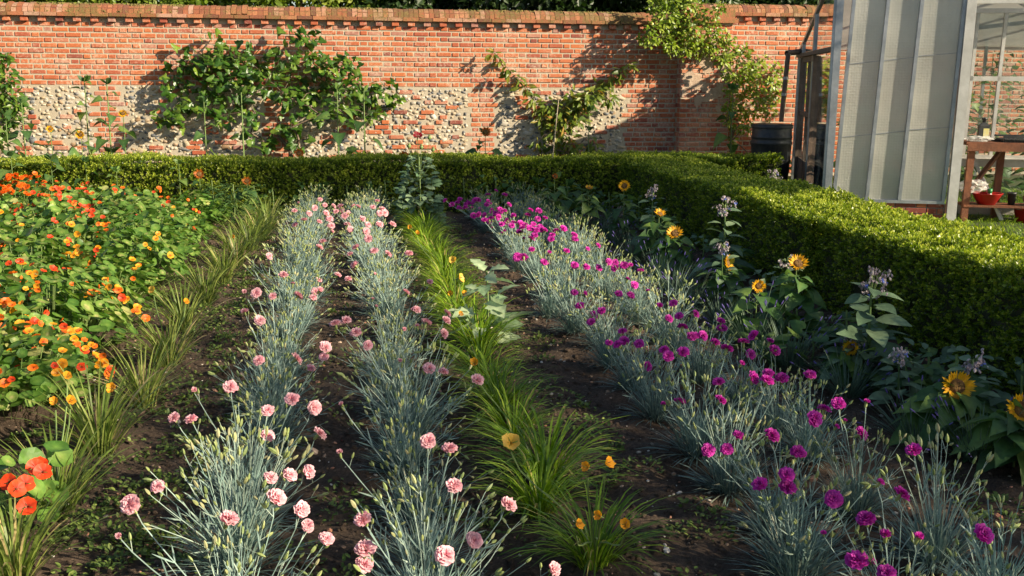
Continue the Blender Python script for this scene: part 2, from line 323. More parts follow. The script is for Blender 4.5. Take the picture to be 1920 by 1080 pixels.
def petal_grid(r0, r1, half, tilt, base, nu=4, nr=3, ruffle=.08, off=0., seed=0, tb=0., te=1.):
    r_ = random.Random(seed); V = []; T = []
    for i in range(nr + 1):
        f = i / nr; r = r0 + (r1 - r0) * f
        for j in range(nu + 1):
            g = j / nu * 2 - 1; a = off + half * g * (.45 + .55 * f)
            rr = r * (1 - .10 * g * g * f) * (1 + (r_.uniform(-.10, .08) if i == nr else 0))
            tl = min(tilt, 1.25); rr = rr * math.cos(tl * .75); z = base + rr / math.cos(tl * .75) * math.sin(tl) + f * ruffle * (math.sin(j * 2.4 + seed) + r_.uniform(-.5, .5)); V.append((rr * math.sin(a), rr * math.cos(a), z)); T.append(tb + (te - tb) * f)
    F = [(i * (nu + 1) + j, i * (nu + 1) + j + 1, (i + 1) * (nu + 1) + j + 1, (i + 1) * (nu + 1) + j) for i in range(nr) for j in range(nu)]
    return V, F, T
def tube_tpl(prof, k=6, m=1, t=.5):
    a = np.arange(k) * 2 * math.pi / k; V = np.array([(r * math.cos(x), r * math.sin(x), z) for r, z in prof for x in a])
    F = np.array([(i * k + j, i * k + (j + 1) % k, (i + 1) * k + (j + 1) % k, (i + 1) * k + j) for i in range(len(prof) - 1) for j in range(k)])
    return (V, F, m, np.full(len(V), t))
def carnation_mesh(seed, petal, openness=1.0):
    b = MB(); r_ = random.Random(seed)
    for li, (n, r1, tilt, base) in enumerate([(6, 1.0, -.04, .0), (6, .95, .16, .07), (6, .78, .36, .14), (5, .55, .6, .20), (4, .34, .9, .24)]):
        for k in range(n):
            a = 2 * math.pi * (k + .5 * (li % 2) + r_.uniform(-.15, .15)) / n
            V, F, T = petal_grid(.06, r1 * openness * r_.uniform(.9, 1.08), math.pi / n * 1.25, tilt * r_.uniform(.8, 1.2) + (1 - openness), base, off=a, seed=r_.randint(0, 999), ruffle=.12, nu=5, tb=.0 + r_.uniform(0, .2), te=.8 + r_.uniform(-.2, .2))
            b.add(V, F, 0, T)
    V, F, m, t = tube_tpl([(.06, -1.05), (.20, -.9), (.22, -.4), (.27, -.02), (.36, .08)], 6, 1); b.add(V, F, 1, .4)
    b.v = [v * .0265 for v in b.v]
    return b.mesh('flower', [petal, BUD], True)
PINKF = [carnation_mesh(i, PINK, .95 + .05 * (i % 2)) for i in range(5)] + [carnation_mesh(9, PINK, .62)]
MAGF = [carnation_mesh(20 + i, MAG) for i in range(5)] + [carnation_mesh(29, MAG, .6)]
def simple_flower(name, petal, n=5, r=1., tilt=.35, half=None, centre=None, trumpet=.6, size=.027, seed=3, stem=STEM):
    b = MB(); r_ = random.Random(seed)
    for k in range(n):
        V, F, T = petal_grid(.08, r * r_.uniform(.9, 1.08), half or math.pi / n * 1.35, tilt, -.05, off=2 * math.pi * k / n + r_.uniform(-.1, .1), seed=r_.randint(0, 99), ruffle=.06, nr=4)
        b.add(V, F, 0, T)
    V, F, m, t = tube_tpl([(.02, -1.2), (.07, -.8), (.12, -.3), (.22, .02)], 6); b.add(V, F, 1, .5)
    if centre is not None:
        V, F, m, t = tube_tpl([(.16, -.02), (.14, .08), (.01, .1)], 7); b.add(V, F, 2, .5)
    b.v = [v * size for v in b.v]
    return b.mesh(name, [petal, stem] + ([centre] if centre is not None else []), True)
NF = {'r': [simple_flower('flower', NRED, seed=s) for s in (1, 2)], 'o': [simple_flower('flower', NORA, seed=s) for s in (3, 4)], 'y': [simple_flower('flower', NYEL, seed=s) for s in (5, 6)]}
LF = {'y': simple_flower('flower', LYEL, 6, 1, .55, math.pi / 6 * 1.3, size=.030, seed=8), 'o': simple_flower('flower', LORA, 6, .95, .85, math.pi / 6 * 1.2, size=.025, seed=9)}

# ------------------------------------------------------------ ground
def grid_axis(a, b, d, far): 
    core = np.arange(a, b + 1e-6, d); g = np.geomspace(d * 3, far, 14)
    return np.concatenate([a - g[::-1], core, b + g])
gx = grid_axis(-3.2, 4.2, .045, 90); gy = grid_axis(2.4, 12.4, .045, 90)
X, Y = np.meshgrid(gx, gy, indexing='ij')
inside = ((X > -3.3) & (X < 4.3) & (Y > 2.3) & (Y < 12.5))
def vnoise(X, Y, s, seed):
    r_ = np.random.default_rng(seed); G = r_.random((64, 64)); x = X / s; y = Y / s
    xi = np.floor(x).astype(int); yi = np.floor(y).astype(int); fx = x - xi; fy = y - yi; fx = fx * fx * (3 - 2 * fx); fy = fy * fy * (3 - 2 * fy)
    g = lambda i, j: G[i % 64, j % 64]
    return (g(xi, yi) * (1 - fx) + g(xi + 1, yi) * fx) * (1 - fy) + (g(xi, yi + 1) * (1 - fx) + g(xi + 1, yi + 1) * fx) * fy
def gz(X, Y): return .06 * (vnoise(X, Y, .5, 1) - .5) + .045 * (vnoise(X, Y, .16, 2) - .5) + .035 * (vnoise(X, Y, .07, 3) - .5)
Z = np.where(inside, gz(X, Y), -.03)
nx, ny = len(gx), len(gy); i, j = np.meshgrid(np.arange(nx - 1), np.arange(ny - 1), indexing='ij'); i = i.ravel(); j = j.ravel()
F = np.stack([i * ny + j, (i + 1) * ny + j, (i + 1) * ny + j + 1, i * ny + j + 1], -1)
tag(MB().add(np.stack([X, Y, Z], -1).reshape(-1, 3), F).build('ground', SOIL, smooth=True), 'dark brown tilled garden soil between the flower rows', kind='structure')
def ico():
    t = (1 + 5 ** .5) / 2
    V = unit(np.array([(-1, t, 0), (1, t, 0), (-1, -t, 0), (1, -t, 0), (0, -1, t), (0, 1, t), (0, -1, -t), (0, 1, -t), (t, 0, -1), (t, 0, 1), (-t, 0, -1), (-t, 0, 1)]))
    F = np.array([(0, 11, 5), (0, 5, 1), (0, 1, 7), (0, 7, 10), (0, 10, 11), (1, 5, 9), (5, 11, 4), (11, 10, 2), (10, 7, 6), (7, 1, 8), (3, 9, 4), (3, 4, 2), (3, 2, 6), (3, 6, 8), (3, 8, 9), (4, 9, 5), (2, 4, 11), (6, 2, 10), (8, 6, 7), (9, 8, 1)])
    return V, F
IV, IF = ico()
def subdiv(V, F):
    V = [tuple(v) for v in V]; c = {}
    def mid(a, b):
        k = (min(a, b), max(a, b))
        if k not in c: c[k] = len(V); V.append(tuple(unit((np.array(V[a]) + np.array(V[b])) / 2)))
        return c[k]
    G = []
    for a, b, d in F:
        x, y, z = mid(a, b), mid(b, d), mid(d, a); G += [(a, x, z), (b, y, x), (d, z, y), (x, y, z)]
    return np.array(V), np.array(G)
IV2, IF2 = subdiv(IV, IF)
def pebbles(n, ys, smin, smax):
    x = rng.uniform(-2.6, 3.2, n); y = rng.uniform(*ys, n); s = smin * (smax / smin) ** (rng.random(n) ** 2.2)
    b = MB(); S = np.stack([s * rng.uniform(.7, 1.4, n), s * rng.uniform(.7, 1.2, n), s * rng.uniform(.4, .8, n)], -1)
    b.inst([(IV, IF, 0, 0.)], zframes(rng.normal(size=(n, 3)) * .3 + [0, 0, 1], n), np.stack([x, y, gz(x, y) + s * .15], -1), S, rng.random(n)); return b
b = pebbles(15000, (2.3, 12), .0022, .012); b2 = pebbles(110, (2.5, 9), .012, .026)
for a in ('v', 't', 'm'): getattr(b, a).extend(getattr(b2, a))
b.f.extend([f + b.n for f in b2.f])
tag(b.build('pebbles', STONE), 'small stones and brick chips strewn over the bare soil', 'pebbles', kind='stuff')
# soil crumbs
b = MB(); n = 26000; x = rng.uniform(-2.6, 3.2, n); y = 2.3 + 9 * rng.random(n) ** 1.4; s = .004 + .017 * rng.random(n) ** 3
b.inst([(IV, IF, 0, 0.)], zframes(rng.normal(size=(n, 3)), n), np.stack([x, y, gz(x, y)], -1), np.stack([s, s * .8, s * .7], -1))
tag(b.build('soil_crumbs', SOIL), 'loose dark crumbs of soil lying on the bed', 'soil', kind='stuff')
b = MB(); n = 700; x = rng.uniform(-2.4, 3.1, n); y = 2.4 + 8 * rng.random(n) ** 1.3; s = .014 + .022 * rng.random(n) ** 2
b.inst([(IV2 * (1 + .2 * np.sin(IV2[:, :1] * 7) * np.cos(IV2[:, 1:2] * 6)), IF2, 0, 0.)], zframes(rng.normal(size=(n, 3)), n), np.stack([x, y, gz(x, y)], -1), np.stack([s, s * .8, s * .55], -1))
tag(b.build('soil_clods', SOIL, smooth=True), 'bigger clods of dry soil scattered over the bed', 'soil', kind='stuff')
# lawn beyond the right hedge
lx0, lx1, ly0, ly1 = 4.2, 30, 1, 16.2
tag(MB().add([(lx0, ly0, -.022), (lx1, ly0, -.022), (lx1, ly1, -.022), (lx0, ly1, -.022)], [(0, 1, 2, 3)]).build('lawn', plain('lawn', (.07, .10, .02), .9, c2=(.035, .05, .015), nscale=4, bump=1, bscale=60)), 'rough grass beside the greenhouse', kind='structure')

def blades_mb(b, base, ang, length, lean, width, m=4, droop=1.0, matid=0, tint=None, twist=.3):
    """arching ribbons from base (N,3): azimuth, length, start lean from vertical"""
    Nn = len(ang); t = np.linspace(0, 1, m + 1)
    th = lean[:, None] + droop * t[None] ** 1.5
    dl = length[:, None] / m; hor = np.cumsum(np.sin(th) * dl, 1) - np.sin(th[:, :1]) * dl; ver = np.cumsum(np.cos(th) * dl, 1) - np.cos(th[:, :1]) * dl
    P = base[:, None] + np.stack([np.cos(ang)[:, None] * hor, np.sin(ang)[:, None] * hor, ver], -1)
    wd = width[:, None] * np.array([.7] + [1.0] * (m - 1) + [.12])[None] / 2
    sa = ang + math.pi / 2 + rng.uniform(-twist, twist, Nn)
    side = np.stack([np.cos(sa)[:, None] * wd, np.sin(sa)[:, None] * wd, rng.uniform(-.3, .3, Nn)[:, None] * wd], -1)
    b.strips(P, side, matid, rng.random(Nn) * .95 if tint is None else tint)
    return P

tb = MB(); n = 26000; x = rng.uniform(4.25, 9.5, n); y = rng.uniform(6, 16, n)
blades_mb(tb, np.stack([x, y, np.full(n, -.02)], -1), rng.uniform(0, 6.28, n), rng.uniform(.04, .13, n), rng.uniform(.1, .7, n), np.full(n, .007), 2)
tag(tb.build('grass', LILY), 'tufty green grass around the greenhouse and behind the right hedge', 'grass', kind='stuff')

# weeds on the alleys
wb = MB()
def weed_patch(cx, cy, r, n):
    a = rng.uniform(0, 6.28, n); d = r * np.sqrt(rng.random(n)); x = cx + d * np.cos(a); y = cy + d * np.sin(a)
    t = np.stack([np.cos(a + rng.normal(0, .8, n)), np.sin(a + rng.normal(0, .8, n)), rng.uniform(.1, .9, n)], -1)
    wb.inst(OVAL, frames(t, np.array([0, 0, 1.]) + rng.normal(0, .3, (n, 3))), np.stack([x, y, gz(x, y) + rng.uniform(0, .025, n)], -1), rng.uniform(.010, .027, n), rng.random(n) * .9)
for k in range(620):
    lane = rng.choice([-.66, -.8, -.9, -.05, .5, 1.05, 2.3, -1.3], p=[.18, .12, .10, .05, .06, .08, .06, .35])
    weed_patch(lane + rng.normal(0, .13), 2.9 + 8.5 * rng.random(), rng.uniform(.03, .11), int(rng.integers(10, 60)))
for (u, v) in [(640, 970), (560, 1050), (700, 960), (1200, 890), (1330, 1010), (1110, 810), (300, 850), (320, 900), (270, 940), (340, 1000), (300, 1040), (250, 1000), (380, 880), (210, 1040), (1320, 960)]:
    p = gp(u, v); weed_patch(p.x, p.y, .09, 70)
tag(wb.build('weeds', WEED), 'low green weeds sprouting across the bare soil between the rows', 'weeds', kind='stuff')

# ------------------------------------------------------------ carnations
def bez(p0, p1, p2, p3, m):
    t = np.linspace(0, 1, m)[None, :, None]; p0, p1, p2, p3 = [np.asarray(p, float)[:, None] for p in (p0, p1, p2, p3)]
    return (1 - t) ** 3 * p0 + 3 * (1 - t) ** 2 * t * p1 + 3 * (1 - t) * t * t * p2 + t ** 3 * p3
BUDT = [tube_tpl([(.05, 0), (.26, .22), (.30, .5), (.20, .8), (.03, 1.0)], 5, 1, 0.)]
def stem_bits(b, P, budn=(1, 4), leaves=3, bud=True):
    """add nodes' leaf pairs and a spray of buds to stems with centre lines P"""
    Nn, m, _ = P.shape
    for k in range(leaves):
        i = np.clip(int((k + .6) * m / (leaves + 1.2)), 0, m - 2); tan = unit(P[:, i + 1] - P[:, i])
        for sgn in (1, -1):
            a = rng.normal(size=(Nn, 3)); tip = unit(tan * 1.4 + sgn * unit(np.cross(a, tan)) * .75)
            b.inst(BLADE, frames(tip, a), P[:, i], np.stack([np.full(Nn, .05)] * 2 + [np.full(Nn, .06)], -1) * np.array([.95, rng.uniform(.8, 1.6), 1]), rng.random(Nn) * .7, mat=0)
    if bud:
        for s in range(Nn):
            tan = unit(P[s, -1] - P[s, -2])
            for q in range(int(rng.integers(*budn))):
                i = m - 1 if q == 0 else m - 2
                d = unit(tan + (rng.normal(0, .12, 3) if q == 0 else rng.normal(0, .55, 3))); ln = rng.uniform(.015, .045) if q else .004
                base = P[s, i] if q == 0 else P[s, i] * .5 + P[s, -1] * .5; e = base + d * ln
                b.tubes(np.stack([base, e])[None], .0010, 3, 0, .8)
                b.inst(BUDT, zframes(d[None], 1), e[None], np.array([[.017, .017, .027]]) * rng.uniform(.7, 1.25), [rng.random()])
def clump(kind, seed):
    """foliage tuft and bud stems of one carnation"""
    n = 190; f = MB(); a = rng.uniform(0, 6.28, n); base = np.stack([.07 * np.cos(a) * rng.random(n), .07 * np.sin(a) * rng.random(n), np.full(n, .0)], -1)
    blades_mb(f, base, a, rng.uniform(.12, .23, n), rng.uniform(.2, 1.25, n), np.full(n, .005), 3, .55)
    n = 60; a = rng.uniform(0, 6.28, n); base = np.stack([.08 * np.cos(a), .08 * np.sin(a), np.full(n, .05)], -1)
    blades_mb(f, base, a, rng.uniform(.10, .20, n), rng.uniform(.0, .6, n), np.full(n, .004), 3, .4)
    s = MB(); n = 38 if kind == 'p' else 31; a = rng.uniform(0, 6.28, n)
    rad = (.30 if kind == 'p' else .20) * rng.random(n) ** .6; h = rng.uniform(.22, .42, n) * (1 if kind == 'p' else .95)
    h = h * (1 - .45 * (rad / .32) ** 2)
    dx, dy = np.cos(a), np.sin(a); z = np.zeros(n)
    P = bez(np.stack([.03 * dx, .03 * dy, z + .02], -1), np.stack([rad * .25 * dx, rad * .25 * dy, h * .4], -1), np.stack([rad * .7 * dx, rad * .7 * dy, h * .7], -1),
            np.stack([rad * dx, rad * dy, h], -1) + rng.normal(0, .012, (n, 3)), 7)
    s.tubes(P, np.linspace(.0019, .0012, 7)[None], 3, 0, rng.uniform(.2, .9, n)); stem_bits(s, P)
    return f.mesh('foliage', GLEAF), s.mesh('bud_stems', [GLAUC, BUD])
CL = {'p': [clump('p', i) for i in range(6)], 'm': [clump('m', i) for i in range(6)]}
random.seed(5)
PINKS = [(835,1040,1.2),(685,1028,1.15),(684,1057,1.15),(680,973),(520,932),(503,816),(502,769),(590,764),(243,945),(222,1005,.7),(296,911),(326,783,.8),(358,785,.8),(364,731,.7),(432,725),(545,890),(580,884),(508,895),(567,955),(577,985,.8),(613,1010,.8),(430,972),(852,910),(843,840),(803,827),(895,711),(955,945),(890,1013),(1040,1066),(600,812),(547,748),(485,675),(640,757,.6),(637,848,.7),(773,580,.6),
(458,547),(480,549),(511,555),(531,515),(505,480),(549,532),(560,554),(598,525),(591,546),(587,557),(600,543),(458,583),(487,600),(557,672),(583,690),(611,650),(607,668),(628,606),(649,600),(667,623),(690,647),(634,515),(653,522),(656,476),(667,463),(664,496),(701,470),(690,447),(728,476),(767,475),(762,547),(806,528,.8),(839,587),(782,580),(800,604),(833,625),(837,600),(805,690),(832,696),(599,415),(570,412),(552,395),(553,421),(600,374),(609,384),(621,423),(623,434),(618,410),(651,420),(657,429),(612,399),(641,394),(652,400),(662,386),(707,376),(690,421),(687,433),(712,420),(736,420),(722,399),(712,400),(717,392),(699,388),(672,387),(638,386),(626,386),(605,452),(599,463),(706,574,.6),(699,560,.6),(703,513,.6),(750,676,.6),(758,617,.7),(782,611,.7),(645,405),(630,396),(580,400),(680,410),(560,380,.7),(590,390)]
MAGS = [(847,383),(862,373),(865,392),(873,388),(877,377),(882,390),(890,375),(897,402),(908,412),(915,365),(913,383),(920,408),(922,393),(930,358),(947,365),(955,383),(963,403),(963,417),(933,403),(942,437,.7),(923,427,.7),(970,482),(982,447),(982,482),(997,467),(997,447),(993,427),(1008,410),(1010,395),(995,393),(990,403),(1013,425),(1022,408),(1033,448),(1030,473),(1020,491),(1042,432),(1057,428),(1062,470),(1077,440),(1078,448),(1102,466,.8),(1122,460,.8),(1077,497),(1100,500),(1123,502),(1142,491),(1153,492),(1170,497),(1182,497),(1201,507),(1177,523),(1190,534),(1153,502),(1077,548),(1097,550),(1087,573),(1160,550),(1183,553),(1237,573),(1262,568),(1215,545,.7),(1255,597),(1273,592),(1115,590),(1108,603),(1128,582),(1167,620),(1142,642),(1158,645),(1170,638),(1198,644),(1245,655),(1253,667),(1281,659),(1215,687),(1280,612),(1297,630),
(1305,588),(1354,615),(1352,601),(1303,629),(1319,629),(1341,641),(1363,653),(1394,640),(1412,628),(1408,664),(1444,640),(1453,656),(1391,681),(1466,708),(1439,712),(1519,702),(1414,708),(1441,699),(1245,758),(1275,752),(1352,749),(1347,715),(1385,815),(1448,815),(1497,847),(1328,843),(1363,842),(1424,907),(1475,889),(1477,913),(1563,935),(1607,1050,1.25),(1571,756),(1546,766),(1528,785),(1259,719,.6),(1616,812),(1713,842),(1692,925),(1623,971),(1660,1002),(1723,1006),(1846,1001),(1662,1073,1.1),(1651,904,.7),(1625,753,.7),(1544,999,.6),(1637,1053,.6),(1569,800,.6),(1585,788,.6)]
MAGS += [(847 + 175 * f + random.uniform(-22, 30), 372 + 70 * f + random.uniform(-12, 14), random.choice([.8, .9, 1.0])) for f in [i / 44 for i in range(45)]]
def make_rows(kind, rows, blooms, rest, cat, grp, who):
    plants = []
    for ri, (x0, y0, y1, step, rowname) in enumerate(rows):
        y = y0; k = 0
        while y < y1:
            x = x0 + rng.normal(0, .035); yy = y + rng.normal(0, .05); rz = rng.uniform(0, 6.28)
            t = thing(who, f'{rest}, {NUM[k]} from the near end of the {rowname}', cat, (x, yy, float(gz(np.array(x), np.array(yy)))), 0, grp)
            fm, sm = CL[kind][int(rng.integers(6))]; sc = rng.uniform(.78, 1.08)
            for nm, me in (('foliage', fm), ('bud_stems', sm)):
                o = put(nm, me, t); o.rotation_euler = (0, 0, rz); o.scale = (sc, sc, sc * rng.uniform(.94, 1.06))
                if nm == 'bud_stems': o['kind'] = 'stuff'
            plants.append((t, x, yy)); y += step; k += 1
    A = np.array([(p[1], p[2]) for p in plants]); FM = PINKF if kind == 'p' else MAGF
    # blooms the photograph shows, each on a stem of the nearest clump
    tgt = []
    for q in blooms:
        u, v = q[:2]; s = q[2] if len(q) > 2 else 1.0
        best = None
        for z in (.44, .40, .36, .30, .24):
            p = gp(u, v, z); d = np.hypot(A[:, 0] - p.x, A[:, 1] - p.y); i = int(d.argmin()); c = max(0, d[i] - .16) + (.44 - z) * .35
            if best is None or c < best[0]: best = (c, i, p)
        tgt.append((best[1], best[2], s))
    used = [0] * len(plants)
    for i, p, s in tgt:
        t, x, y = plants[i]; used[i] += 1; loc = Vector((p.x - x, p.y - y, p.z - t.location.z)); h = loc.z; d2 = Vector((loc.x, loc.y, 0))
        P = bez(np.array([[d2.x * .12, d2.y * .12, .02]]), np.array([[d2.x * .2, d2.y * .2, h * .45]]), np.array([[d2.x * .8, d2.y * .8, h * .72]]), np.array([loc[:]]), 8)
        n = unit(np.array([d2.x * 1.2 + .10, d2.y * .8 - .30, .55 if kind == 'p' else .62]) + rng.normal(0, .22, 3)); rad = .0235 * s
        P[0, -1] = np.array(loc) - n * rad * 1.0
        b = MB(); b.tubes(P, np.linspace(.0020, .0015, 8)[None], 3, 0, .5); stem_bits(b, P, (1, 3), 2, bud=False)
        e = P[0, -2]; dd = unit(np.array([0, 0, 1]) + rng.normal(0, .4, 3)); b.tubes(np.stack([e, e + dd * .03])[None], .001, 3, 0, .8); b.inst(BUDT, zframes(dd[None], 1), (e + dd * .03)[None], np.array([[.014, .014, .022]]), [.5])
        so_ = b.build('flower_stem', [GLAUC, BUD], t)
        ss = s * rng.uniform(.82, 1.12) * (1.0 + .035 * max(0, y - 5))
        f = put('flower', FM[5] if s < .75 or rng.random() < .10 else FM[int(rng.integers(5))], so_)
        q = Vector(n).to_track_quat('Z', 'Y'); f.rotation_mode = 'QUATERNION'; f.rotation_quaternion = q @ Matrix.Rotation(rng.uniform(0, 6.28), 3, 'Z').to_quaternion()
        f.location = Vector(P[0, -1]) + Vector(n) * rad * .9; f.scale = (ss, ss, ss)
    return plants
pp = make_rows('p', [(-.33, 2.75, 11.6, .42, 'left pink row'), (.22, 2.75, 11.6, .42, 'right pink row')], PINKS,
               'pink flowered carnation', 'carnation', 'pink carnations in two rows', 'pink_carnation')
mp = make_rows('m', [(1.43, 2.5, 11.9, .41, 'left magenta row'), (1.86, 2.15, 11.7, .42, 'right magenta row')], MAGS,
               'magenta flowered carnation', 'carnation', 'magenta carnations in two rows', 'magenta_carnation')

# ------------------------------------------------------------ daylilies
def lily_mesh(pale, n=175, L=(.26, .50)):
    b = MB(); a = rng.uniform(0, 6.28, n); r = .07 * rng.random(n)
    blades_mb(b, np.stack([r * np.cos(a), r * np.sin(a), np.zeros(n)], -1), a, rng.uniform(*L, n), rng.uniform(.05, .75, n), rng.uniform(.0055, .010, n), 5, 1.15 if not pale else .7, tint=np.where(rng.random(n) < .07, 1., rng.random(n) * .9))
    return b.mesh('foliage', LILYL if pale else LILY)
LM = [lily_mesh(0) for _ in range(4)]; LMP = [lily_mesh(1, 115, (.22, .46)) for _ in range(4)]
def lily_row(spots, meshes, rest, rowname, grp):
    out = []
    for k, (x, y, s) in enumerate(spots):
        t = thing('daylily', f'{rest}, {NUM[k]} from the near end of the {rowname}', 'daylily', (x, y, 0), 0, grp)
        o = put('foliage', meshes[k % 4], t); o.rotation_euler = (0, 0, rng.uniform(0, 6.28)); o.scale = (s, s, s); out.append((t, x, y))
    return out
def lily_flowers(plants, fl):
    A = np.array([(p[1], p[2]) for p in plants])
    for u, v, z, c, s in fl:
        p = gp(u, v, z); i = int(np.hypot(A[:, 0] - p.x, A[:, 1] - p.y).argmin()); t, x, y = plants[i]; loc = np.array([p.x - x, p.y - y, z])
        P = bez(np.array([[0, 0, 0.]]), np.array([[0, 0, z * .5]]), np.array([[loc[0] * .9, loc[1] * .9, z * .6]]), np.array([loc - [0, 0, .03]]), 7)
        st = MB().tubes(P, .0028, 4).build('flower_stem', STEM, t); n = Vector((rng.normal(0, .5), -.7, .6)).normalized()
        f = put('flower', LF[c], st); f.rotation_euler = n.to_track_quat('Z', 'Y').to_euler(); f.location = Vector(loc); f.scale = (s, s, s * 1.3)
ml = lily_row([(.71 + rng.normal(0, .035), y + rng.normal(0, .04), rng.uniform(.66, .86) * (1.04 if y < 4.6 else 1)) for y in np.arange(3.15, 10.8, .36)], LM, 'bright green daylily tuft', 'middle daylily row', 'daylilies in the middle row')
lily_flowers(ml, [(958, 831, .40, 'y', 1.1), (1102, 877, .42, 'o', .8), (1135, 870, .43, 'o', 1), (1080, 985, .36, 'o', .8), (1172, 985, .36, 'o', .8), (1125, 968, .40, 'o', .7), (851, 489, .38, 'y', 1), (861, 522, .36, 'y', 1.1), (845, 552, .3, 'o', .9), (870, 553, .32, 'o', 1), (862, 590, .3, 'o', .8), (890, 682, .36, 'o', 1), (770, 428, .4, 'o', 1), (782, 438, .38, 'o', .9)])
ls = [gp(*q) for q in [(30, 1085), (110, 965), (185, 850), (270, 762), (318, 690), (345, 625), (385, 572), (420, 530), (445, 497), (468, 470), (488, 450), (503, 433)]]
ll = lily_row([(p.x, p.y, rng.uniform(.8, 1.0)) for p in ls], LMP, 'pale daylily tuft', 'row edging the nasturtiums', 'daylilies edging the nasturtiums')
lily_flowers(ll, [(213, 731, .36, 'o', 1.1), (130, 753, .34, 'o', 1), (103, 755, .34, 'o', .9), (125, 707, .42, 'o', .9), (347, 567, .34, 'o', .9), (288, 545, .36, 'y', .9), (440, 445, .3, 'o', .8)])

# ------------------------------------------------------------ nasturtiums and marigolds
def nas_mesh(seed):
    b = MB(); n = 460; a = rng.uniform(0, 6.28, n); r = .40 * np.sqrt(rng.random(n)); h = .34 * (1 - (r / .5) ** 2) * rng.uniform(.45, 1.05, n) + .03
    P = np.stack([r * np.cos(a), r * np.sin(a), h], -1)
    nrm = np.stack([np.cos(a) * r * 1.4, np.sin(a) * r * 1.4, np.ones(n)], -1) + rng.normal(0, .38, (n, 3)); nrm += np.array([.2, -.25, 0])
    b.inst(NAS, zframes(nrm, n), P, rng.uniform(.026, .082, n) , np.where(rng.random(n) < .035, .9, rng.random(n) * .75))
    S = np.stack([P * [.55, .55, 0], P * [.8, .8, .55], P], 1); b.tubes(S[:160], .0018, 3, 1, .6)
    return b.mesh('foliage', [NASL, STEM])
NM = [nas_mesh(i) for i in range(5)]
def zone(u, v):
    """share of red / orange / yellow blooms and how many, by part of the bed"""
    if v < 430 and 40 < u < 210: return (.75, .25, 0), 30
    if v < 440: return (.4, .5, .1), 7
    if v < 490: return (.2, .35, .45), 12
    if v < 545 and u < 110: return (.85, .15, 0), 24
    if v < 560: return (.2, .4, .4), 10
    if v < 680: return (.2, .42, .38), 110
    return (.12, .5, .38), 60
k = 0; spots = []
for yy in np.arange(4.0, 11.4, .52):
    edge = -1.62 if yy < 7.2 else -1.68 + (yy - 7.2) * .05
    if yy < 5: edge = -1.85
    xx = edge
    while xx > -2.3 - .344 * yy and xx > -6.0:
        spots.append((xx + rng.normal(0, .06), yy + rng.normal(0, .06))); xx -= .52
inv = M3.transposed()
def uv(p):
    q = inv @ (Vector(p) - CAM); return CX + FPX * q.x / -q.z, CY - FPX * q.y / -q.z
rown = {}
for (x, y) in spots:
    u, v = uv((x, y, .3))
    if u < -420: continue
    ridx = int(round((y - 4.0) / .52)); rown[ridx] = rown.get(ridx, 0) + 1
    (fr, fo, fy), cnt = zone(u, v)
    colr = {0: 'scarlet', 1: 'orange', 2: 'yellow'}[int(np.argmax((fr, fo, fy)))]
    t = thing('nasturtium', f'{colr} flowered nasturtium, {NUM[ridx]} row from the near end, {NUM[rown[ridx]-1]} plant from the daylilies', 'nasturtium', (x, y, 0), 0, 'nasturtium mounds in the left bed')
    sc = rng.uniform(.95, 1.2) * (.8 if u > 250 and y > 9 else 1)
    o = put('foliage', NM[int(rng.integers(5))], t); o.rotation_euler = (0, 0, rng.uniform(0, 6.28)); o.scale = (sc, sc, sc)
    for q in range(int(cnt * rng.uniform(.6, 1.3))):
        if q % 5 == 0: ca_, cr_ = rng.uniform(0, 6.28), .42 * math.sqrt(rng.random())
        px_, py_ = cr_ * math.cos(ca_) + rng.normal(0, .055), cr_ * math.sin(ca_) + rng.normal(0, .055); a = math.atan2(py_, px_); r = min(.45, math.hypot(px_, py_)); h = (.37 * (1 - (r / .52) ** 2) * rng.uniform(.85, 1.15) + .05) * sc
        c = rng.choice(['r', 'o', 'y'], p=(fr, fo, fy)); f = put('flower', NF[c][int(rng.integers(2))], t)
        n = Vector((.25 * math.cos(a) + .15, .25 * math.sin(a) - .6, .55)) + Vector(rng.normal(0, .3, 3)); f.rotation_euler = n.to_track_quat('Z', 'Y').to_euler()
        s = rng.uniform(.62, 1.08); f.scale = (s, s * rng.uniform(.7, 1), s); f.location = (r * math.cos(a) * sc, r * math.sin(a) * sc, h)
# a lone scarlet one in the left foreground
p = gp(35, 985); t = thing('nasturtium', 'small scarlet nasturtium with round leaves beside the nearest daylily tufts', 'nasturtium', p, 0)
b = MB(); q = rng.uniform(-.16, .16, (26, 3)) + [0, 0, .17]; b.inst(NAS, zframes(np.array([.1, -.3, 1.]) + rng.normal(0, .3, (26, 3)), 26), q, rng.uniform(.05, .095, 26), rng.random(26) * .6)
b.tubes(np.stack([q * [0, 0, 0], q * [.6, .6, .6], q], 1), .002, 3, 1, .5); b.build('foliage', [NASL, STEM], t)
for (u, v) in [(47, 907), (30, 917), (52, 950), (66, 876), (80, 885), (18, 905), (75, 873)]:
    g = gp(u, v, .27); f = put('flower', NF['r'][0], t); f.location = g - p; f.rotation_euler = Vector((.2 + rng.normal(0, .3), -.7, .5)).to_track_quat('Z', 'Y').to_euler(); f.scale = (1.2, 1.2, 1.2)
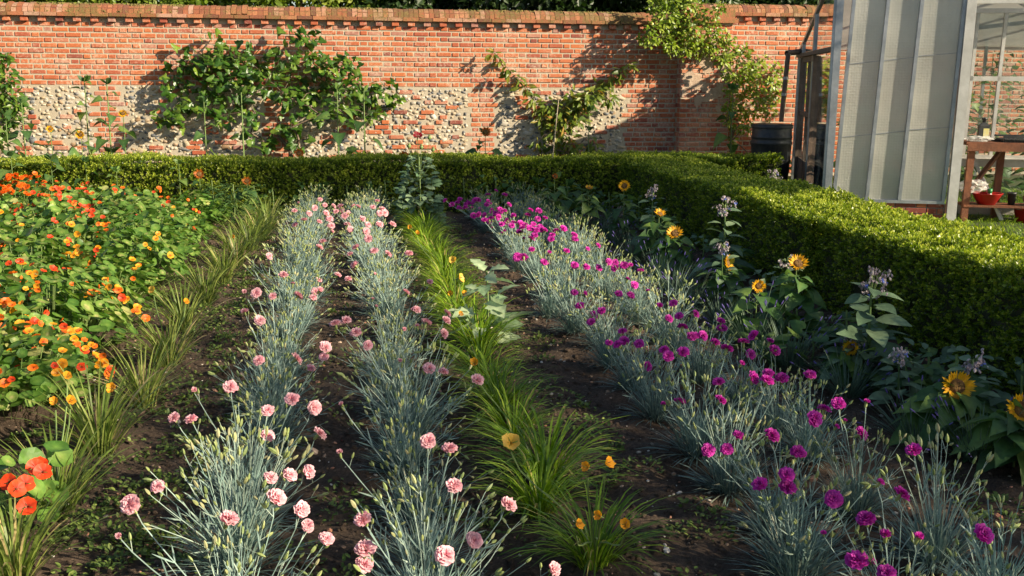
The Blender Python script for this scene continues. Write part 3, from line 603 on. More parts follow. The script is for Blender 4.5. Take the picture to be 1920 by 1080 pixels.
# pot marigolds at the far left
MARI = carnation_mesh(50, NORA)
for k, (u, v) in enumerate([(5, 400), (28, 398), (50, 402), (5, 425), (30, 430)]):
    p = gp(u, v + 12); t = thing('marigold', f'orange marigold behind the scarlet nasturtiums, {NUM[k]} from the left edge', 'marigold', p, 0, 'marigolds at the left edge')
    b = MB(); n = 120; a = rng.uniform(0, 6.28, n); r = .2 * np.sqrt(rng.random(n)); P = np.stack([r * np.cos(a), r * np.sin(a), rng.uniform(.05, .42, n)], -1)
    b.inst(SLIM, frames(np.stack([np.cos(a), np.sin(a), rng.uniform(0, 1, n)], -1), np.array([[0, 0, 1.]]) + rng.normal(0, .2, (n, 3))), P, .07, rng.random(n))
    S = np.stack([P * [.2, .2, 0], P * [.7, .7, .6], P], 1)[:40]; b.tubes(S, .0025, 3, 0, .4); b.build('foliage', NASL, t)
    for q in range(16):
        a = rng.uniform(0, 6.28); r = .22 * math.sqrt(rng.random()); f = put('flower', MARI, t); f.location = (r * math.cos(a), r * math.sin(a), .44 + rng.uniform(-.04, .05)); f.rotation_euler = (rng.normal(.3, .3), rng.normal(0, .3), 0); f.scale = (1.1, 1.1, .7)

# ------------------------------------------------------------ sunflowers
def head_mesh(kind, size):
    b = MB(); pet = SUNP if kind == 'y' else SUND; n = 19
    for li in range(2):
        a = np.arange(n) * 2 * math.pi / n + li * .14 + rng.normal(0, .05, n); tip = np.stack([np.cos(a), np.sin(a), rng.uniform(.0, .5, n) + .25 * li], -1)
        b.inst(leaf_tpl([.04, .12, .145, .09, .01], curl=.25, rib=-.2), frames(tip, np.array([[0, 0, 1.]]) + rng.normal(0, .2, (n, 3))), np.stack([np.cos(a) * .36, np.sin(a) * .36, np.zeros(n)], -1), rng.uniform(.42, .62, n), rng.uniform(.3, 1, n))
    b.lathe([(.02, .12), (.22, .14), (.36, .08), (.40, 0)], 16, 1)
    a = np.arange(16) * 2 * math.pi / 16; tip = np.stack([np.cos(a), np.sin(a), -.1 + 0 * a], -1)
    b.inst(OVAL, frames(tip, np.array([[0, 0, 1.]]) + 0 * tip), np.stack([np.cos(a) * .25, np.sin(a) * .25, 0 * a - .06], -1), .42, None, mat=2); b.lathe([(.40, 0), (.3, -.14), (.06, -.22)], 14, 2)
    b.v = [v * size for v in b.v]; return b.mesh('flower_head', [pet, DISC, SUNL], True)
HM = {('y', 1): head_mesh('y', .085), ('y', 2): head_mesh('y', .085), ('d', 1): head_mesh('d', .07)}
def sunflower(p, h, nl, ls_, heads, label, name='sunflower', group=None, lean=(0, 0), lm=SUNL, tpl=HEART, open_h=.1, cat=None):
    t = thing(name, label, cat or 'sunflower', p, 0, group)
    P = bez([(0, 0, 0)], [(0, 0, h * .4)], [(lean[0] * .4, lean[1] * .4, h * .7)], [(lean[0], lean[1], h)], 9)
    MB().tubes(P, np.linspace(.010, .005, 9)[None] * min(1.3, max(.55, h)), 6, 0, .4).build('stem', STEM, t, True)
    b = MB(); f = np.linspace(open_h, .97 if not heads else .80, nl) ** .9; a = np.arange(nl) * 2.4 + rng.uniform(0, 6); base = np.stack([np.interp(f, np.linspace(0, 1, 9), P[0, :, i]) for i in range(3)], -1)
    sz = ls_ * (1.05 - .62 * f ** 1.5) * rng.uniform(.8, 1.15, nl); pet = np.stack([np.cos(a), np.sin(a), .6 + 0 * a], -1) * (sz * .42)[:, None]
    e = base + pet; tip = np.stack([np.cos(a), np.sin(a), rng.uniform(-.7, .1, nl) + .5 * f], -1)
    b.tubes(np.stack([base, base + pet * .6, e], 1), .0025, 4, 1, .3)
    b.inst(tpl, frames(tip, np.array([[.15, -.2, 1.]]) + rng.normal(0, .25, (nl, 3))), e, sz, rng.random(nl) * .8)
    n = 6 if not heads else 1; a = rng.uniform(0, 6.28, n); b.inst(OVAL, frames(np.stack([np.cos(a), np.sin(a), 1 + 0 * a], -1), rng.normal(size=(n, 3))), np.tile(P[0, -1], (n, 1)), ls_ * .45, rng.random(n) * .8)
    b.build('foliage', [lm, STEM], t, True)
    for (kd, s, off, nrm) in heads:
        o = put('flower_head', HM[(kd, 1)], t); o.location = Vector(P[0, -1]) + Vector(off); o.rotation_euler = Vector(nrm).to_track_quat('Z', 'Y').to_euler(); o.scale = (s, s, s)
    return t
def sf(u, vtop, Yw, nl, ls_, heads, label, group=None, **kw):
    q = wp(u, vtop, Yw); sunflower(Vector((q.x, Yw, -.02)), max(.3, q.z), nl, ls_, heads, label, group=group, **kw)
G1 = 'sunflowers in the shade of the right hedge'
def near_sf(u, v, z, s, nrm, label, nl=16, ls_=.18, kd='y'):
    q = gp(u, v, z); off = Vector((0, -.02, .02)); nrm = (nrm[0], nrm[1] - .35, nrm[2]); sunflower(Vector((q.x, q.y, 0)), z - .02, int(nl * 1.7), ls_, [(kd, s, off, nrm)], label, group=G1)
near_sf(1790, 722, .25, 1.0, (-.25, -.8, .45), 'large yellow sunflower with curled petals, nearest whole one before the right hedge', 20, 0.194)
near_sf(1912, 765, .25, 1.0, (-.3, -.8, .5), 'yellow sunflower cut by the right edge of the photo', 20, 0.194)
near_sf(1494, 493, .45, .85, (-.2, -.5, .8), 'sunflower with one upturned yellow bloom at mid hedge beside the pale dry stems', 18, 0.173)
near_sf(1362, 492, .30, .85, (.7, -.3, .3), 'sunflower with a sideways drooping yellow head', 14, 0.173)
near_sf(1264, 437, .32, .95, (-.3, -.4, .8), 'sunflower with yellow head bent over dark leaves, below the borage pair', 16, 0.187)
near_sf(1236, 400, .42, .75, (.2, -.2, .9), 'sunflower with a small yellow head edge-on, farther than the bent one', 14, 0.173)
near_sf(1170, 348, .55, .8, (-.5, -.7, .3), 'tall sunflower with pale ragged head near the far corner of the hedge', 12, 0.158)
near_sf(1104, 352, .45, .6, (.1, -.1, 1), 'sunflower with flat yellow head at the far end of the right hedge', 12, 0.158)
near_sf(1592, 650, .20, .6, (-.5, -.6, .2), 'low sunflower with small orange-yellow head under the borage leaves', 10, 0.144)
near_sf(1420, 535, .34, .6, (-.2, -.7, .2), 'half hidden small sunflower head tangled in pale dry stems', 8, .18)
near_sf(1040, 330, .60, .5, (0, -.8, .4), 'dark eyed sunflower at the far end, left of the cane', 10, .2, 'd')
G2 = 'young sunflowers growing along the brick wall'
wl = [(10, 215, 14.9, 12, .2, [], 'bushy flowerless sunflower at the left edge before the wall'), (40, 190, 15.1, 10, .2, [], 'flowerless sunflower beside the pear tree at the left edge'),
      (95, 246, 14.8, 7, .16, [('y', .7, (0, -.03, .05), (.1, -1, .2))], 'short yellow sunflower before the flint, left of the tall pair'), (152, 252, 14.8, 10, .2, [('y', .9, (0, -.05, .02), (-.1, -1, .1))], 'yellow sunflower with a yellowing leaf beneath its head'),
      (158, 150, 15.3, 11, .2, [], 'tall flowerless sunflower left of the brick strip'), (200, 155, 15.2, 11, .2, [], 'tall flowerless sunflower before the brick strip'),
      (231, 214, 15.2, 7, .16, [('y', .8, (0, -.03, .03), (.1, -1, .1))], 'slim sunflower with a bright yellow head right of the brick strip'), (382, 188, 15.2, 9, .18, [], 'flowerless sunflower under the left part of the fig'),
      (452, 170, 15.0, 9, .2, [], 'tall flowerless sunflower before the left fig branches'), (632, 165, 15.0, 11, .22, [], 'tall pale green flowerless sunflower before the fig centre'),
      (682, 168, 15.0, 10, .2, [], 'tall flowerless sunflower before the right fig branches'), (910, 250, 13.9, 9, .24, [('d', 1.2, (0, -.04, .04), (-.2, -1, .3))], 'bronze sunflower with drooping leaves standing behind the far hedge'),
      (561, 287, 13.6, 6, .16, [('d', 1.1, (0, -.03, .02), (0, -1, .2))], 'bronze and yellow sunflower peeping over the far hedge'), (1105, 205, 15.6, 7, .18, [], 'thin flowerless sunflower right of the trained cherry'),
      (1375, 165, 15.4, 10, .2, [], 'tall sunflower stalk beside the brick pier')]
for q in wl: sf(*q[:4], q[4] * 1.3, *q[5:], group=G2)
G3 = 'sunflowers in front of the far hedge'
for q in [(20, 290, 12.0, 10, .22, [], 'flowerless sunflower before the far hedge at the left edge'), (95, 296, 12.0, 9, .2, [], 'leafy flowerless sunflower before the far hedge behind the marigolds'), (160, 300, 12.1, 8, .18, [], 'small flowerless sunflower before the far hedge, right of the marigolds'),
          (218, 318, 12.0, 7, .18, [], 'thin flowerless sunflower rising from the back of the nasturtiums'), (335, 303, 12.0, 8, .16, [], 'slender flowerless sunflower with a thick pale stem'),
          (374, 326, 12.0, 6, .14, [('d', 1, (0, -.03, .02), (0, -1, .3))], 'slender sunflower with a dark bronze head'), (463, 339, 11.9, 6, .16, [('d', .9, (0, -.03, .02), (.1, -1, .3))], 'sunflower with a dark head and bent yellow stalk'),
          (757, 293, 12.6, 6, .14, [('d', 1.2, (0, -.03, .02), (.2, -1, .1))], 'orange ringed dark sunflower beside the poppy'), (690, 350, 11.9, 8, .16, [], 'flowerless sunflower above the far pink carnations'), (565, 345, 12.0, 7, .14, [], 'small sunflower seedling above the far end of the left pink row'),
          (968, 350, 12.0, 8, .2, [], 'broad leaved sunflower in shade behind the far magenta flowers'), (1010, 340, 12.0, 9, .22, [], 'dark leaved sunflower in the shaded corner of the hedges'), (1065, 345, 11.4, 10, .24, [], 'dark leaved sunflower at the far end of the right hedge')]: sf(*q, group=G3)

# ------------------------------------------------------------ borage
def borage(u, v, z, label, s=1.0, nl=14):
    q = gp(u, v, z); t = thing('borage', label, 'borage', (q.x, q.y, 0), 0, 'borage plants before the right hedge')
    h = z - .04; P = bez([(0, 0, 0)], [(.01, 0, h * .4)], [(-.01, 0, h * .7)], [(0, 0, h)], 8); st = MB(); st.tubes(P, np.linspace(.008, .004, 8)[None] * s, 6, 0, .0)
    b = MB(); nl = int(nl * 1.7); f = np.linspace(.08, .92, nl); a = np.arange(nl) * 2.4; base = np.stack([0 * f, 0 * f, f * h], -1); sz = .19 * s * (1.1 - .75 * f) * rng.uniform(.8, 1.2, nl)
    b.inst(leaf_tpl([.04, .22, .28, .26, .16, .01], fold=.2, curl=-.3), frames(np.stack([np.cos(a), np.sin(a), rng.uniform(-.1, .5, nl)], -1), np.array([[0, -.1, 1.]]) + rng.normal(0, .2, (nl, 3))), base + np.stack([np.cos(a), np.sin(a), 0 * a + .2], -1) * .03, sz, rng.random(nl) * .8)
    for k in range(int(10 * s)):
        fl = MB(); a_ = rng.uniform(0, 6.28); r = rng.uniform(.01, .06) * s; e = np.array([r * math.cos(a_), r * math.sin(a_), h + rng.uniform(-.07, .045) * s]); st.tubes(np.stack([np.array([0, 0, h - .08 * s]), (e + [0, 0, h]) * [.5, .5, .5] + [0, 0, .01], e])[None], .0018, 3, 0, .9)
        for w_ in range(6):
            e2 = e + rng.normal(0, .013, 3); d = unit(np.array([rng.normal(0, .5), rng.normal(0, .5), -.9])); fl.inst([tube_tpl([(.05, 0), (.3, .35), (.32, .6), (.05, 1)], 5, 0, 0.)], zframes(d[None], 1), e2[None], np.array([[.018, .018, .019]]), [rng.random()])
            fl.tubes(np.stack([e, (e + e2) / 2 + [0, 0, .01], e2])[None], .001, 3, 0, .5)
        fl.build('bud_cluster', HAIR, t)
        if rng.random() < .45: MB().inst(DIA, frames(rng.normal(size=(5, 3)), rng.normal(size=(5, 3))), np.tile(e + [0, -.01, -.01], (5, 1)), .017, rng.random(5)).build('blue_flower', BLUE, t)
    st.build('stem', STEM, t); b.build('foliage', BORL, t, True)
borage(1638, 505, .60, 'tall borage with a sunlit pale flower spray against the dark hedge', 1.25, 18)
borage(1600, 612, .30, 'low bushy borage beside the tall sunlit one', .8, 16)
borage(1828, 655, .38, 'borage with mauve drooping buds behind the nearest sunflower', .95, 12)
borage(1690, 650, .32, 'small borage with a purple bud spray, left of the nearest sunflower', .7, 12)
borage(1478, 470, .50, 'borage with grey-blue buds just behind the upturned sunflower', .75, 12)
borage(1362, 368, .67, 'borage with a big lilac spray above the middle of the hedge', 1.2, 14)
borage(1225, 350, .60, 'borage with a lilac spray near the far corner of the hedge', .95, 12)
borage(1160, 385, .36, 'shaded low borage with grey lilac sprays near the far corner', .9, 10)
borage(1357, 447, .48, 'low borage with a blue-grey spray above the drooping sunflower', .7, 10)
q = gp(1450, 322, .45); 
borage(1452, 316, .55, 'borage between the water butt and the back of the hedge', 1.1, 8)

# ------------------------------------------------------------ lavender
def lav_mesh():
    b = MB(); n = 170; a = rng.uniform(0, 6.28, n); P = blades_mb(b, np.stack([.05 * np.cos(a), .05 * np.sin(a), 0 * a], -1), a, rng.uniform(.12, .26, n), rng.uniform(.05, 1.0, n), np.full(n, .0045), 3, .3)
    s = P[:26, -1]; d = unit(P[:26, -1] - P[:26, -2]); e = s + d * .06; b.tubes(np.stack([s, e], 1), .001, 3, 0, .5)
    b.inst([tube_tpl([(.05, 0), (.3, .3), (.22, .8), (.02, 1)], 5, 1, 0.)], zframes(d, 26), e, np.tile([[.012, .012, .03]], (26, 1)), rng.random(26))
    return b.mesh('foliage', [LAVL, LAVF])
LV = [lav_mesh() for _ in range(3)]
for k, (u, v) in enumerate([(1835, 865), (1715, 828), (1590, 742), (1480, 690), (1412, 650), (1350, 610), (1300, 575), (1262, 552), (1235, 525), (1190, 490), (1155, 462), (1125, 440)]):
    p = gp(u, v); t = thing('lavender', f'grey-green lavender bush in the shaded strip, {NUM[k]} from the near end', 'lavender', (p.x, p.y, 0), 0, 'lavender bushes in the shaded strip')
    o = put('foliage', LV[k % 3], t); s = rng.uniform(.9, 1.15); o.scale = (s, s, s); o.rotation_euler = (0, 0, k)

# ------------------------------------------------------------ poppy plants, squash leaves, feathery plants by the far hedge
def leafy_plant(p, h, r, n, ls_, tpl, m, name, label, cat, group=None, heads=(), seed=0, stemm=STEM, spire=False):
    t = thing(name, label, cat, p, 0, group); b = MB(); f = rng.random(n); a = rng.uniform(0, 6.28, n)
    rr = r * ((1 - f) ** .3 if spire else np.sqrt(rng.random(n))) ; P = np.stack([rr * np.cos(a) * .35, rr * np.sin(a) * .35, f * h], -1)
    b.inst(tpl, frames(np.stack([np.cos(a), np.sin(a), rng.uniform(-.2, .9, n)], -1), np.array([[0, -.2, 1.]]) + rng.normal(0, .35, (n, 3))), P, ls_ * rng.uniform(.6, 1.15, n) * (1.1 - .5 * f), rng.random(n) * .95)
    b.build('foliage', m, t, True)
    MB().tubes(np.array([[(0, 0, 0), (.01, 0, h * .5), (0, 0, h)]]), .006, 5).build('stem', stemm, t)
    return t
RUF = leaf_tpl([.05, .30, .20, .38, .24, .30, .16, .02], fold=.3, curl=-.3, rib=.35)
p = gp(912, 655); leafy_plant((p.x, p.y, 0), .46, .28, 30, .19, RUF, KALE, 'poppy_plant', 'pale green frilly leaved poppy plant standing alone among the daylilies', 'poppy plant', spire=True)
p = gp(787, 432); t = leafy_plant((p.x, p.y, 0), .74, .55, 260, .12, RUF, leafy('grey_poppy_leaf', [(0, (.05, .10, .05)), (.5, (.10, .17, .09)), (1, (.20, .28, .16))], trans=.2), 'poppy_plant', 'tall grey-green poppy plant with a dark red bloom at the far end of the daylilies', 'poppy plant', spire=True)
DR = simple_flower('flower', DRED, 9, 1, .5, size=.055, seed=4)
for (u, v, kind) in [(783, 256, 'f'), (790, 280, 'p'), (805, 262, 'p'), (812, 285, 'p'), (767, 278, 'p')]:
    q = wp(u, v, p.y) - Vector((p.x, p.y, 0)); MB().tubes(np.array([[(0, 0, .5), (q.x * .7, 0, q.z * .8), tuple(q)]]), .003, 4).build('flower_stem', STEM, t)
    if kind == 'f': o = put('flower', DR, t); o.location = q; o.rotation_euler = (.6, .1, 0)
    else: o = MB().lathe([(.004, 0), (.018, .01), (.02, .03), (.006, .042), (.018, .046), (.001, .05)], 8).build('seed_head', STEM, t, True); o.location = q
for k, (u, v, s) in enumerate([(1490, 640, 1.0), (1425, 690, .9), (1520, 690, 1.1)]):
    p = gp(u, v); leafy_plant((p.x, p.y, 0), .2, .2, 16, .15 * s, disc_tpl(figr, 14, .42, -.06, .3), SUNL, 'squash_plant', ['broad leaved squash seedling before the hedge under the upturned sunflower', 'small squash seedling next to the lavender', 'spreading squash seedling left of the low borage'][k], 'squash plant', 'squash seedlings before the right hedge')
FEA = leaf_tpl([.01, .10, .02, .09, .015, .07, .01], curl=-.4)
for k, (u, v) in enumerate([(60, 385), (230, 385), (330, 398), (400, 405), (440, 420), (270, 380), (370, 385), (150, 380)]):
    p = gp(u, v); leafy_plant((p.x, p.y, 0), rng.uniform(.35, .5),   .5, 280, .15, FEA, SUNL, 'feathery_plant', f'feathery green marigold foliage before the far hedge, {NUM[sorted([60,230,330,400,440,270,370,150]).index(u)]} from the left', 'foliage plant', 'feathery plants before the far hedge')
for k, (u, v, h_, q) in enumerate([(1120, 415, .4, 0), (1175, 425, .38, 1), (1215, 455, .36, 0), (1290, 500, .34, 1), (1330, 520, .36, 0), (1400, 580, .30, 1), (1545, 660, .30, 0), (1570, 690, .28, 1), (1650, 740, .30, 0), (1690, 755, .34, 1), (1740, 770, .34, 0), (1860, 800, .36, 1), (1080, 400, .4, 0), (1030, 392, .4, 1)]):
    p = gp(u, v); leafy_plant((p.x + .12, p.y, 0), h_ * .8, .5, 46, .12, (HEART, leaf_tpl([.04, .22, .28, .26, .16, .01], fold=.2, curl=-.3))[q], (SUNL, BORL)[q], 'leafy_plant', f"{('dark green', 'grey-green hairy')[q]} leafy plant at the foot of the right hedge, {NUM[sorted([1120,1175,1215,1290,1330,1400,1545,1570,1650,1690,1740,1860,1080,1030], reverse=True).index(u)]} from the near end", 'foliage plant', 'leafy plants at the foot of the right hedge')
for k, (u, v, h_, q) in enumerate([(478, 405, .34, 0), (515, 398, .30, 1), (590, 380, .36, 0), (650, 372, .32, 1), (715, 378, .38, 0), (845, 372, .40, 1), (895, 368, .42, 0), (940, 372, .36, 1)]):
    p = gp(u, v); leafy_plant((p.x, min(p.y, 12.05), 0), h_, .5, 60, .11, (HEART, FEA)[q], SUNL, 'leafy_plant', f"{('broad leaved', 'ferny leaved')[q]} green plant before the far hedge behind the carnations, {NUM[k]} from the left", 'foliage plant', 'leafy plants before the far hedge')
dp = gp(1425, 600); b = MB(); n = 14; a = rng.uniform(0, 6.28, n)
blades_mb(b, np.zeros((n, 3)) + [0, 0, .05], a, rng.uniform(.25, .42, n), rng.uniform(.0, .8, n), np.full(n, .004), 6, 2.0)
o = b.build('dry_stems', CANE); o.location = (dp.x, dp.y, 0); tag(o, 'pale dry curling stems between two sunflowers before the hedge', 'dry stems')

# ------------------------------------------------------------ box hedges
def sprig_tpl(n=9):
    V = []; F = []; T = []
    for k in range(n):
        f = k / (n - 1); a = k * 2.4; el = .35 + .9 * f; d = np.array([math.cos(a) * math.cos(el), math.sin(a) * math.cos(el), math.sin(el)]); s = np.array([-math.sin(a), math.cos(a), 0]); o = np.array([0, 0, -.5 + .9 * f]); L_ = .75 - .2 * f
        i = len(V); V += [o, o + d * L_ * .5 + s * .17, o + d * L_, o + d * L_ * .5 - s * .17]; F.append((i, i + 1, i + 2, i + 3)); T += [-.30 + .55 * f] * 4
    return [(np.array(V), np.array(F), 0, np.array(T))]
SP = sprig_tpl(8)
def hedge(x0, x1, y0, y1, h, label, dens, size):
    """clipped box: a core and sprigs on its faces"""
    t = thing('box_hedge', label, 'hedge', ((x0 + x1) / 2, (y0 + y1) / 2, 0)); cx, cy = (x0 + x1) / 2, (y0 + y1) / 2; c = MB()
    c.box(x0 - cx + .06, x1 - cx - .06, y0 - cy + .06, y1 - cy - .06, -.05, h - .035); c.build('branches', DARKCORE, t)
    f = MB()
    def face(n_area, fn, nrm, dn, tt=0., bb=1.):
        n = int(n_area * dn); P = fn(rng.random(n), rng.random(n))
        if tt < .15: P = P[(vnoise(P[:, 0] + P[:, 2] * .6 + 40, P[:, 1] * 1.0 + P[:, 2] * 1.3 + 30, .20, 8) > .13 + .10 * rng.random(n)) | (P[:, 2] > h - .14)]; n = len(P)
        bump = (vnoise(P[:, 0] + P[:, 2] + 50, P[:, 1] + 50 - P[:, 2], .22, 5) - .5) * .07 + (vnoise(P[:, 0] + P[:, 2] * .7 + 50, P[:, 1] + 50 + P[:, 2], .08, 6) - .5) * .04
        nr = np.array(nrm, float)[None]; P = P + nr * (bump * bb + rng.normal(0, .012, n))[:, None]
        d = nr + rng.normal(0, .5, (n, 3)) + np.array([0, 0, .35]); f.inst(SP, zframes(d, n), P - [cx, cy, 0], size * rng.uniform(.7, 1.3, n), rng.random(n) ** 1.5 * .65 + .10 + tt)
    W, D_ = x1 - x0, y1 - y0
    face(W * D_, lambda a, b_: np.stack([x0 + a * W, y0 + b_ * D_, h + .02 * np.sin((x0 + a * W) * 2.1) + .02 * np.sin((y0 + b_ * D_) * 1.7)], -1), (0, 0, 1), dens * 1.25, .20, .8)  # top: tint raised, sunlit brightness put into the leaf colour
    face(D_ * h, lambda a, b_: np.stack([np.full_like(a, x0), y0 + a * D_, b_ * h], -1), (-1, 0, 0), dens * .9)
    face(W * h, lambda a, b_: np.stack([x0 + a * W, np.full_like(a, y0), b_ * h], -1), (0, -1, 0), dens * 1.35, .26)  # front: tint raised as well, painting sunlight into the leaves
    face(D_ * h, lambda a, b_: np.stack([np.full_like(a, x1), y0 + a * D_, b_ * h], -1), (1, 0, 0), dens * .3)
    for (e0, e1, out_) in (((x0, y0, h), (x0, y1, h), (-.7, 0, .7)), ((x0, y0, h), (x1, y0, h), (0, -.7, .7)), ((x0, y0, 0), (x0, y0, h), (-.7, -.7, 0)), ((x1, y0, h), (x1, y1, h), (.7, 0, .7))):
        e0, e1 = np.array(e0), np.array(e1); n = int(np.linalg.norm(e1 - e0) * dens * .14); P = e0 + (e1 - e0) * rng.random((n, 1)) + np.array(out_) * -.015 + rng.normal(0, .018, (n, 3))
        f.inst(SP, zframes(np.array([out_]) + rng.normal(0, .5, (n, 3)) + [0, 0, .3], n), P - [cx, cy, 0], size * rng.uniform(.7, 1.25, n), rng.random(n) ** 1.5 * .75 + .12)
    f.build('foliage', BOXL, t)
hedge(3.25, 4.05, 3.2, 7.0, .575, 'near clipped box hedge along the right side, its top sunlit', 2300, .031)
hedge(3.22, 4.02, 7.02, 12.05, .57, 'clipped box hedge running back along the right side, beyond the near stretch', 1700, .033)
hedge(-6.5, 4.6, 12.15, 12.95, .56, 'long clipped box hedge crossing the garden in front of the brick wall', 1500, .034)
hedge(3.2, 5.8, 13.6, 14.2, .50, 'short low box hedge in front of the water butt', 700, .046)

# ------------------------------------------------------------ garden wall
WY = 16.5
wl_x0 = -9.0; pier0 = wp(1275, 200, WY - .22).x; pier1 = pier0 + .80; wx1 = pier1 + 5.5
wt = thing('garden_wall', 'old garden wall of orange brick over flint with mossy coping', 'wall', (0, WY, 0))
core = MB(); core.box(wl_x0, pier0 + .3, .0, .35, -.1, 2.34); core.box(pier0 + .3, wx1, .0, .35, -.1, 2.56); core.build('mortar', MORTAR, wt)
def bricks(b, x0, x1, z0, n, yface, seedoff=0, proud=.008, wob=True):
    for c in range(n):
        x = x0; k = (c + seedoff) % 2; st = k; first = True
        while x < x1 - .02:
            L_ = .215 if st else .103
            if first and k: L_ = .16
            first = False; e = min(x + L_, x1); zz = z0 + c * .075 + rng.normal(0, .0015); pr = proud + rng.uniform(-.005, .006); j = .003
            b.box(x + rng.uniform(0, j), e - rng.uniform(0, j), yface - pr, yface + .03, zz + rng.uniform(0, .004), zz + .060 - rng.uniform(0, .003), 0, float(np.clip(rng.beta(2.2, 1.9) if rng.random() > .12 else rng.random(), 0, 1)))
            x += L_ + .013; st = 1 - st
def round_edges(o, w_=.006):
    m = o.modifiers.new('bevel', 'BEVEL'); m.width = w_; m.segments = 1; m.limit_method = 'ANGLE'
b = MB(); zb = 1.36
bricks(b, wl_x0, pier0, zb, 12, 0)                                        # upper brickwork
for u0 in (-115, 205, 520, 905, 1195):                                     # brick strips toothed into the flint
    xc = wp(u0, 230, WY).x
    for c in range(18): 
        w2 = (.235 if c % 2 else .165) + rng.choice([-.05, 0, 0, .04]) + (.0 if u0 == 1195 else 0); bricks(b, xc - w2, pier0 if u0 == 1195 else xc + w2, zb - (c + 1) * .075, 1, 0, c)
bricks(b, pier1, wx1, 0.02, 32, 0)                                         # all-brick stretch right of the pier
o = b.build('brickwork', BRICK, wt); round_edges(o)
b = MB(); bricks(b, pier0, pier1, .02, 31, -.22, proud=.01); 
for c in range(31):
    zz = .02 + c * .075; b.box(pier0 - .01, pier0 + .02, -.21, -.105 if c % 2 else -.01, zz, zz + .063, 0, rng.random()); b.box(pier1 - .02, pier1 + .01, -.21, -.105, zz, zz + .063, 0, rng.random())
o = b.build('pier_brickwork', BRICK, wt); round_edges(o)
MB().box(pier0, pier1, -.22, .0, -.1, 2.36).build('pier_mortar', MORTAR, wt)
# rendered patch on the pier: pale limewash over the upper bricks
pb = MB(); nx_, nz_ = 26, 50
for a in range(nx_):
    for c in range(nz_):
        x = pier0 + .02 + a * .76 / nx_; z = 1.0 + c * 1.3 / nz_
        if vnoise(np.array(x * 3 + 20), np.array(z * 3), .35, 9) + .25 * math.sin(c / nz_ * 3.1) > .76: pb.box(x, x + .76 / nx_ + .001, -.236, -.22, z, z + 1.3 / nz_ + .001)
pb.build('render_patch', masonry('limewash', [(0, (.42, .28, .19)), (1, (.50, .37, .27))], amount=.5, bump=1), wt)
# flint panels
fb = MB(); strips_x = [(wp(u0, 230, WY).x, .24) for u0 in (-115, 205, 520, 905, 1195)]
pts = []; cell = .060
for zi in np.arange(.03, zb - .03, cell * .86):
    for xi in np.arange(wl_x0, pier0 - .03, cell * 1.18):
        x = xi + rng.normal(0, .02) + (zi / cell % 2) * .03; z = zi + rng.normal(0, .014)
        if any(abs(x - a) < w2 + .01 for a, w2 in strips_x) or x > strips_x[-1][0]: continue
        if rng.random() < .17: continue
        pts.append((x, z))
pts = np.array(pts); n = len(pts); S = np.stack([rng.uniform(.016, .05, n), rng.uniform(.013, .027, n), rng.uniform(.013, .030, n)], -1); big = rng.random(n) < .03; S[big] *= [2.1, 1.3, 1.9]
ang = rng.normal(0, .25, n); ca, sa = np.cos(ang), np.sin(ang); Rm = np.zeros((n, 3, 3)); Rm[:, 0, 0] = ca; Rm[:, 2, 0] = sa; Rm[:, 1, 1] = 1; Rm[:, 0, 2] = -sa; Rm[:, 2, 2] = ca
lump = IV2 * (1 + .22 * np.sin(IV2[:, :1] * 5 + 1) * np.cos(IV2[:, 2:] * 4))
fb.inst([(lump, IF2, 0, 0.)], Rm, np.stack([pts[:, 0], np.full(n, .004), pts[:, 1]], -1), S, rng.random(n)); fb.build('flintwork', FLINT, wt, True)
# odd bricks set among the flint
ob = MB()
for q in range(380):
    x = rng.uniform(wl_x0, pier0 - .3); z = .05 + .075 * rng.integers(0, 17)
    if any(abs(x - a) < w2 + .2 for a, w2 in strips_x): continue
    L_ = rng.choice([.11, .2, .2]); ob.box(x, x + L_, -.012 - .012 * rng.random(), .02, z, z + .058, 0, rng.random())
o = ob.build('stray_bricks', BRICK, wt); round_edges(o)
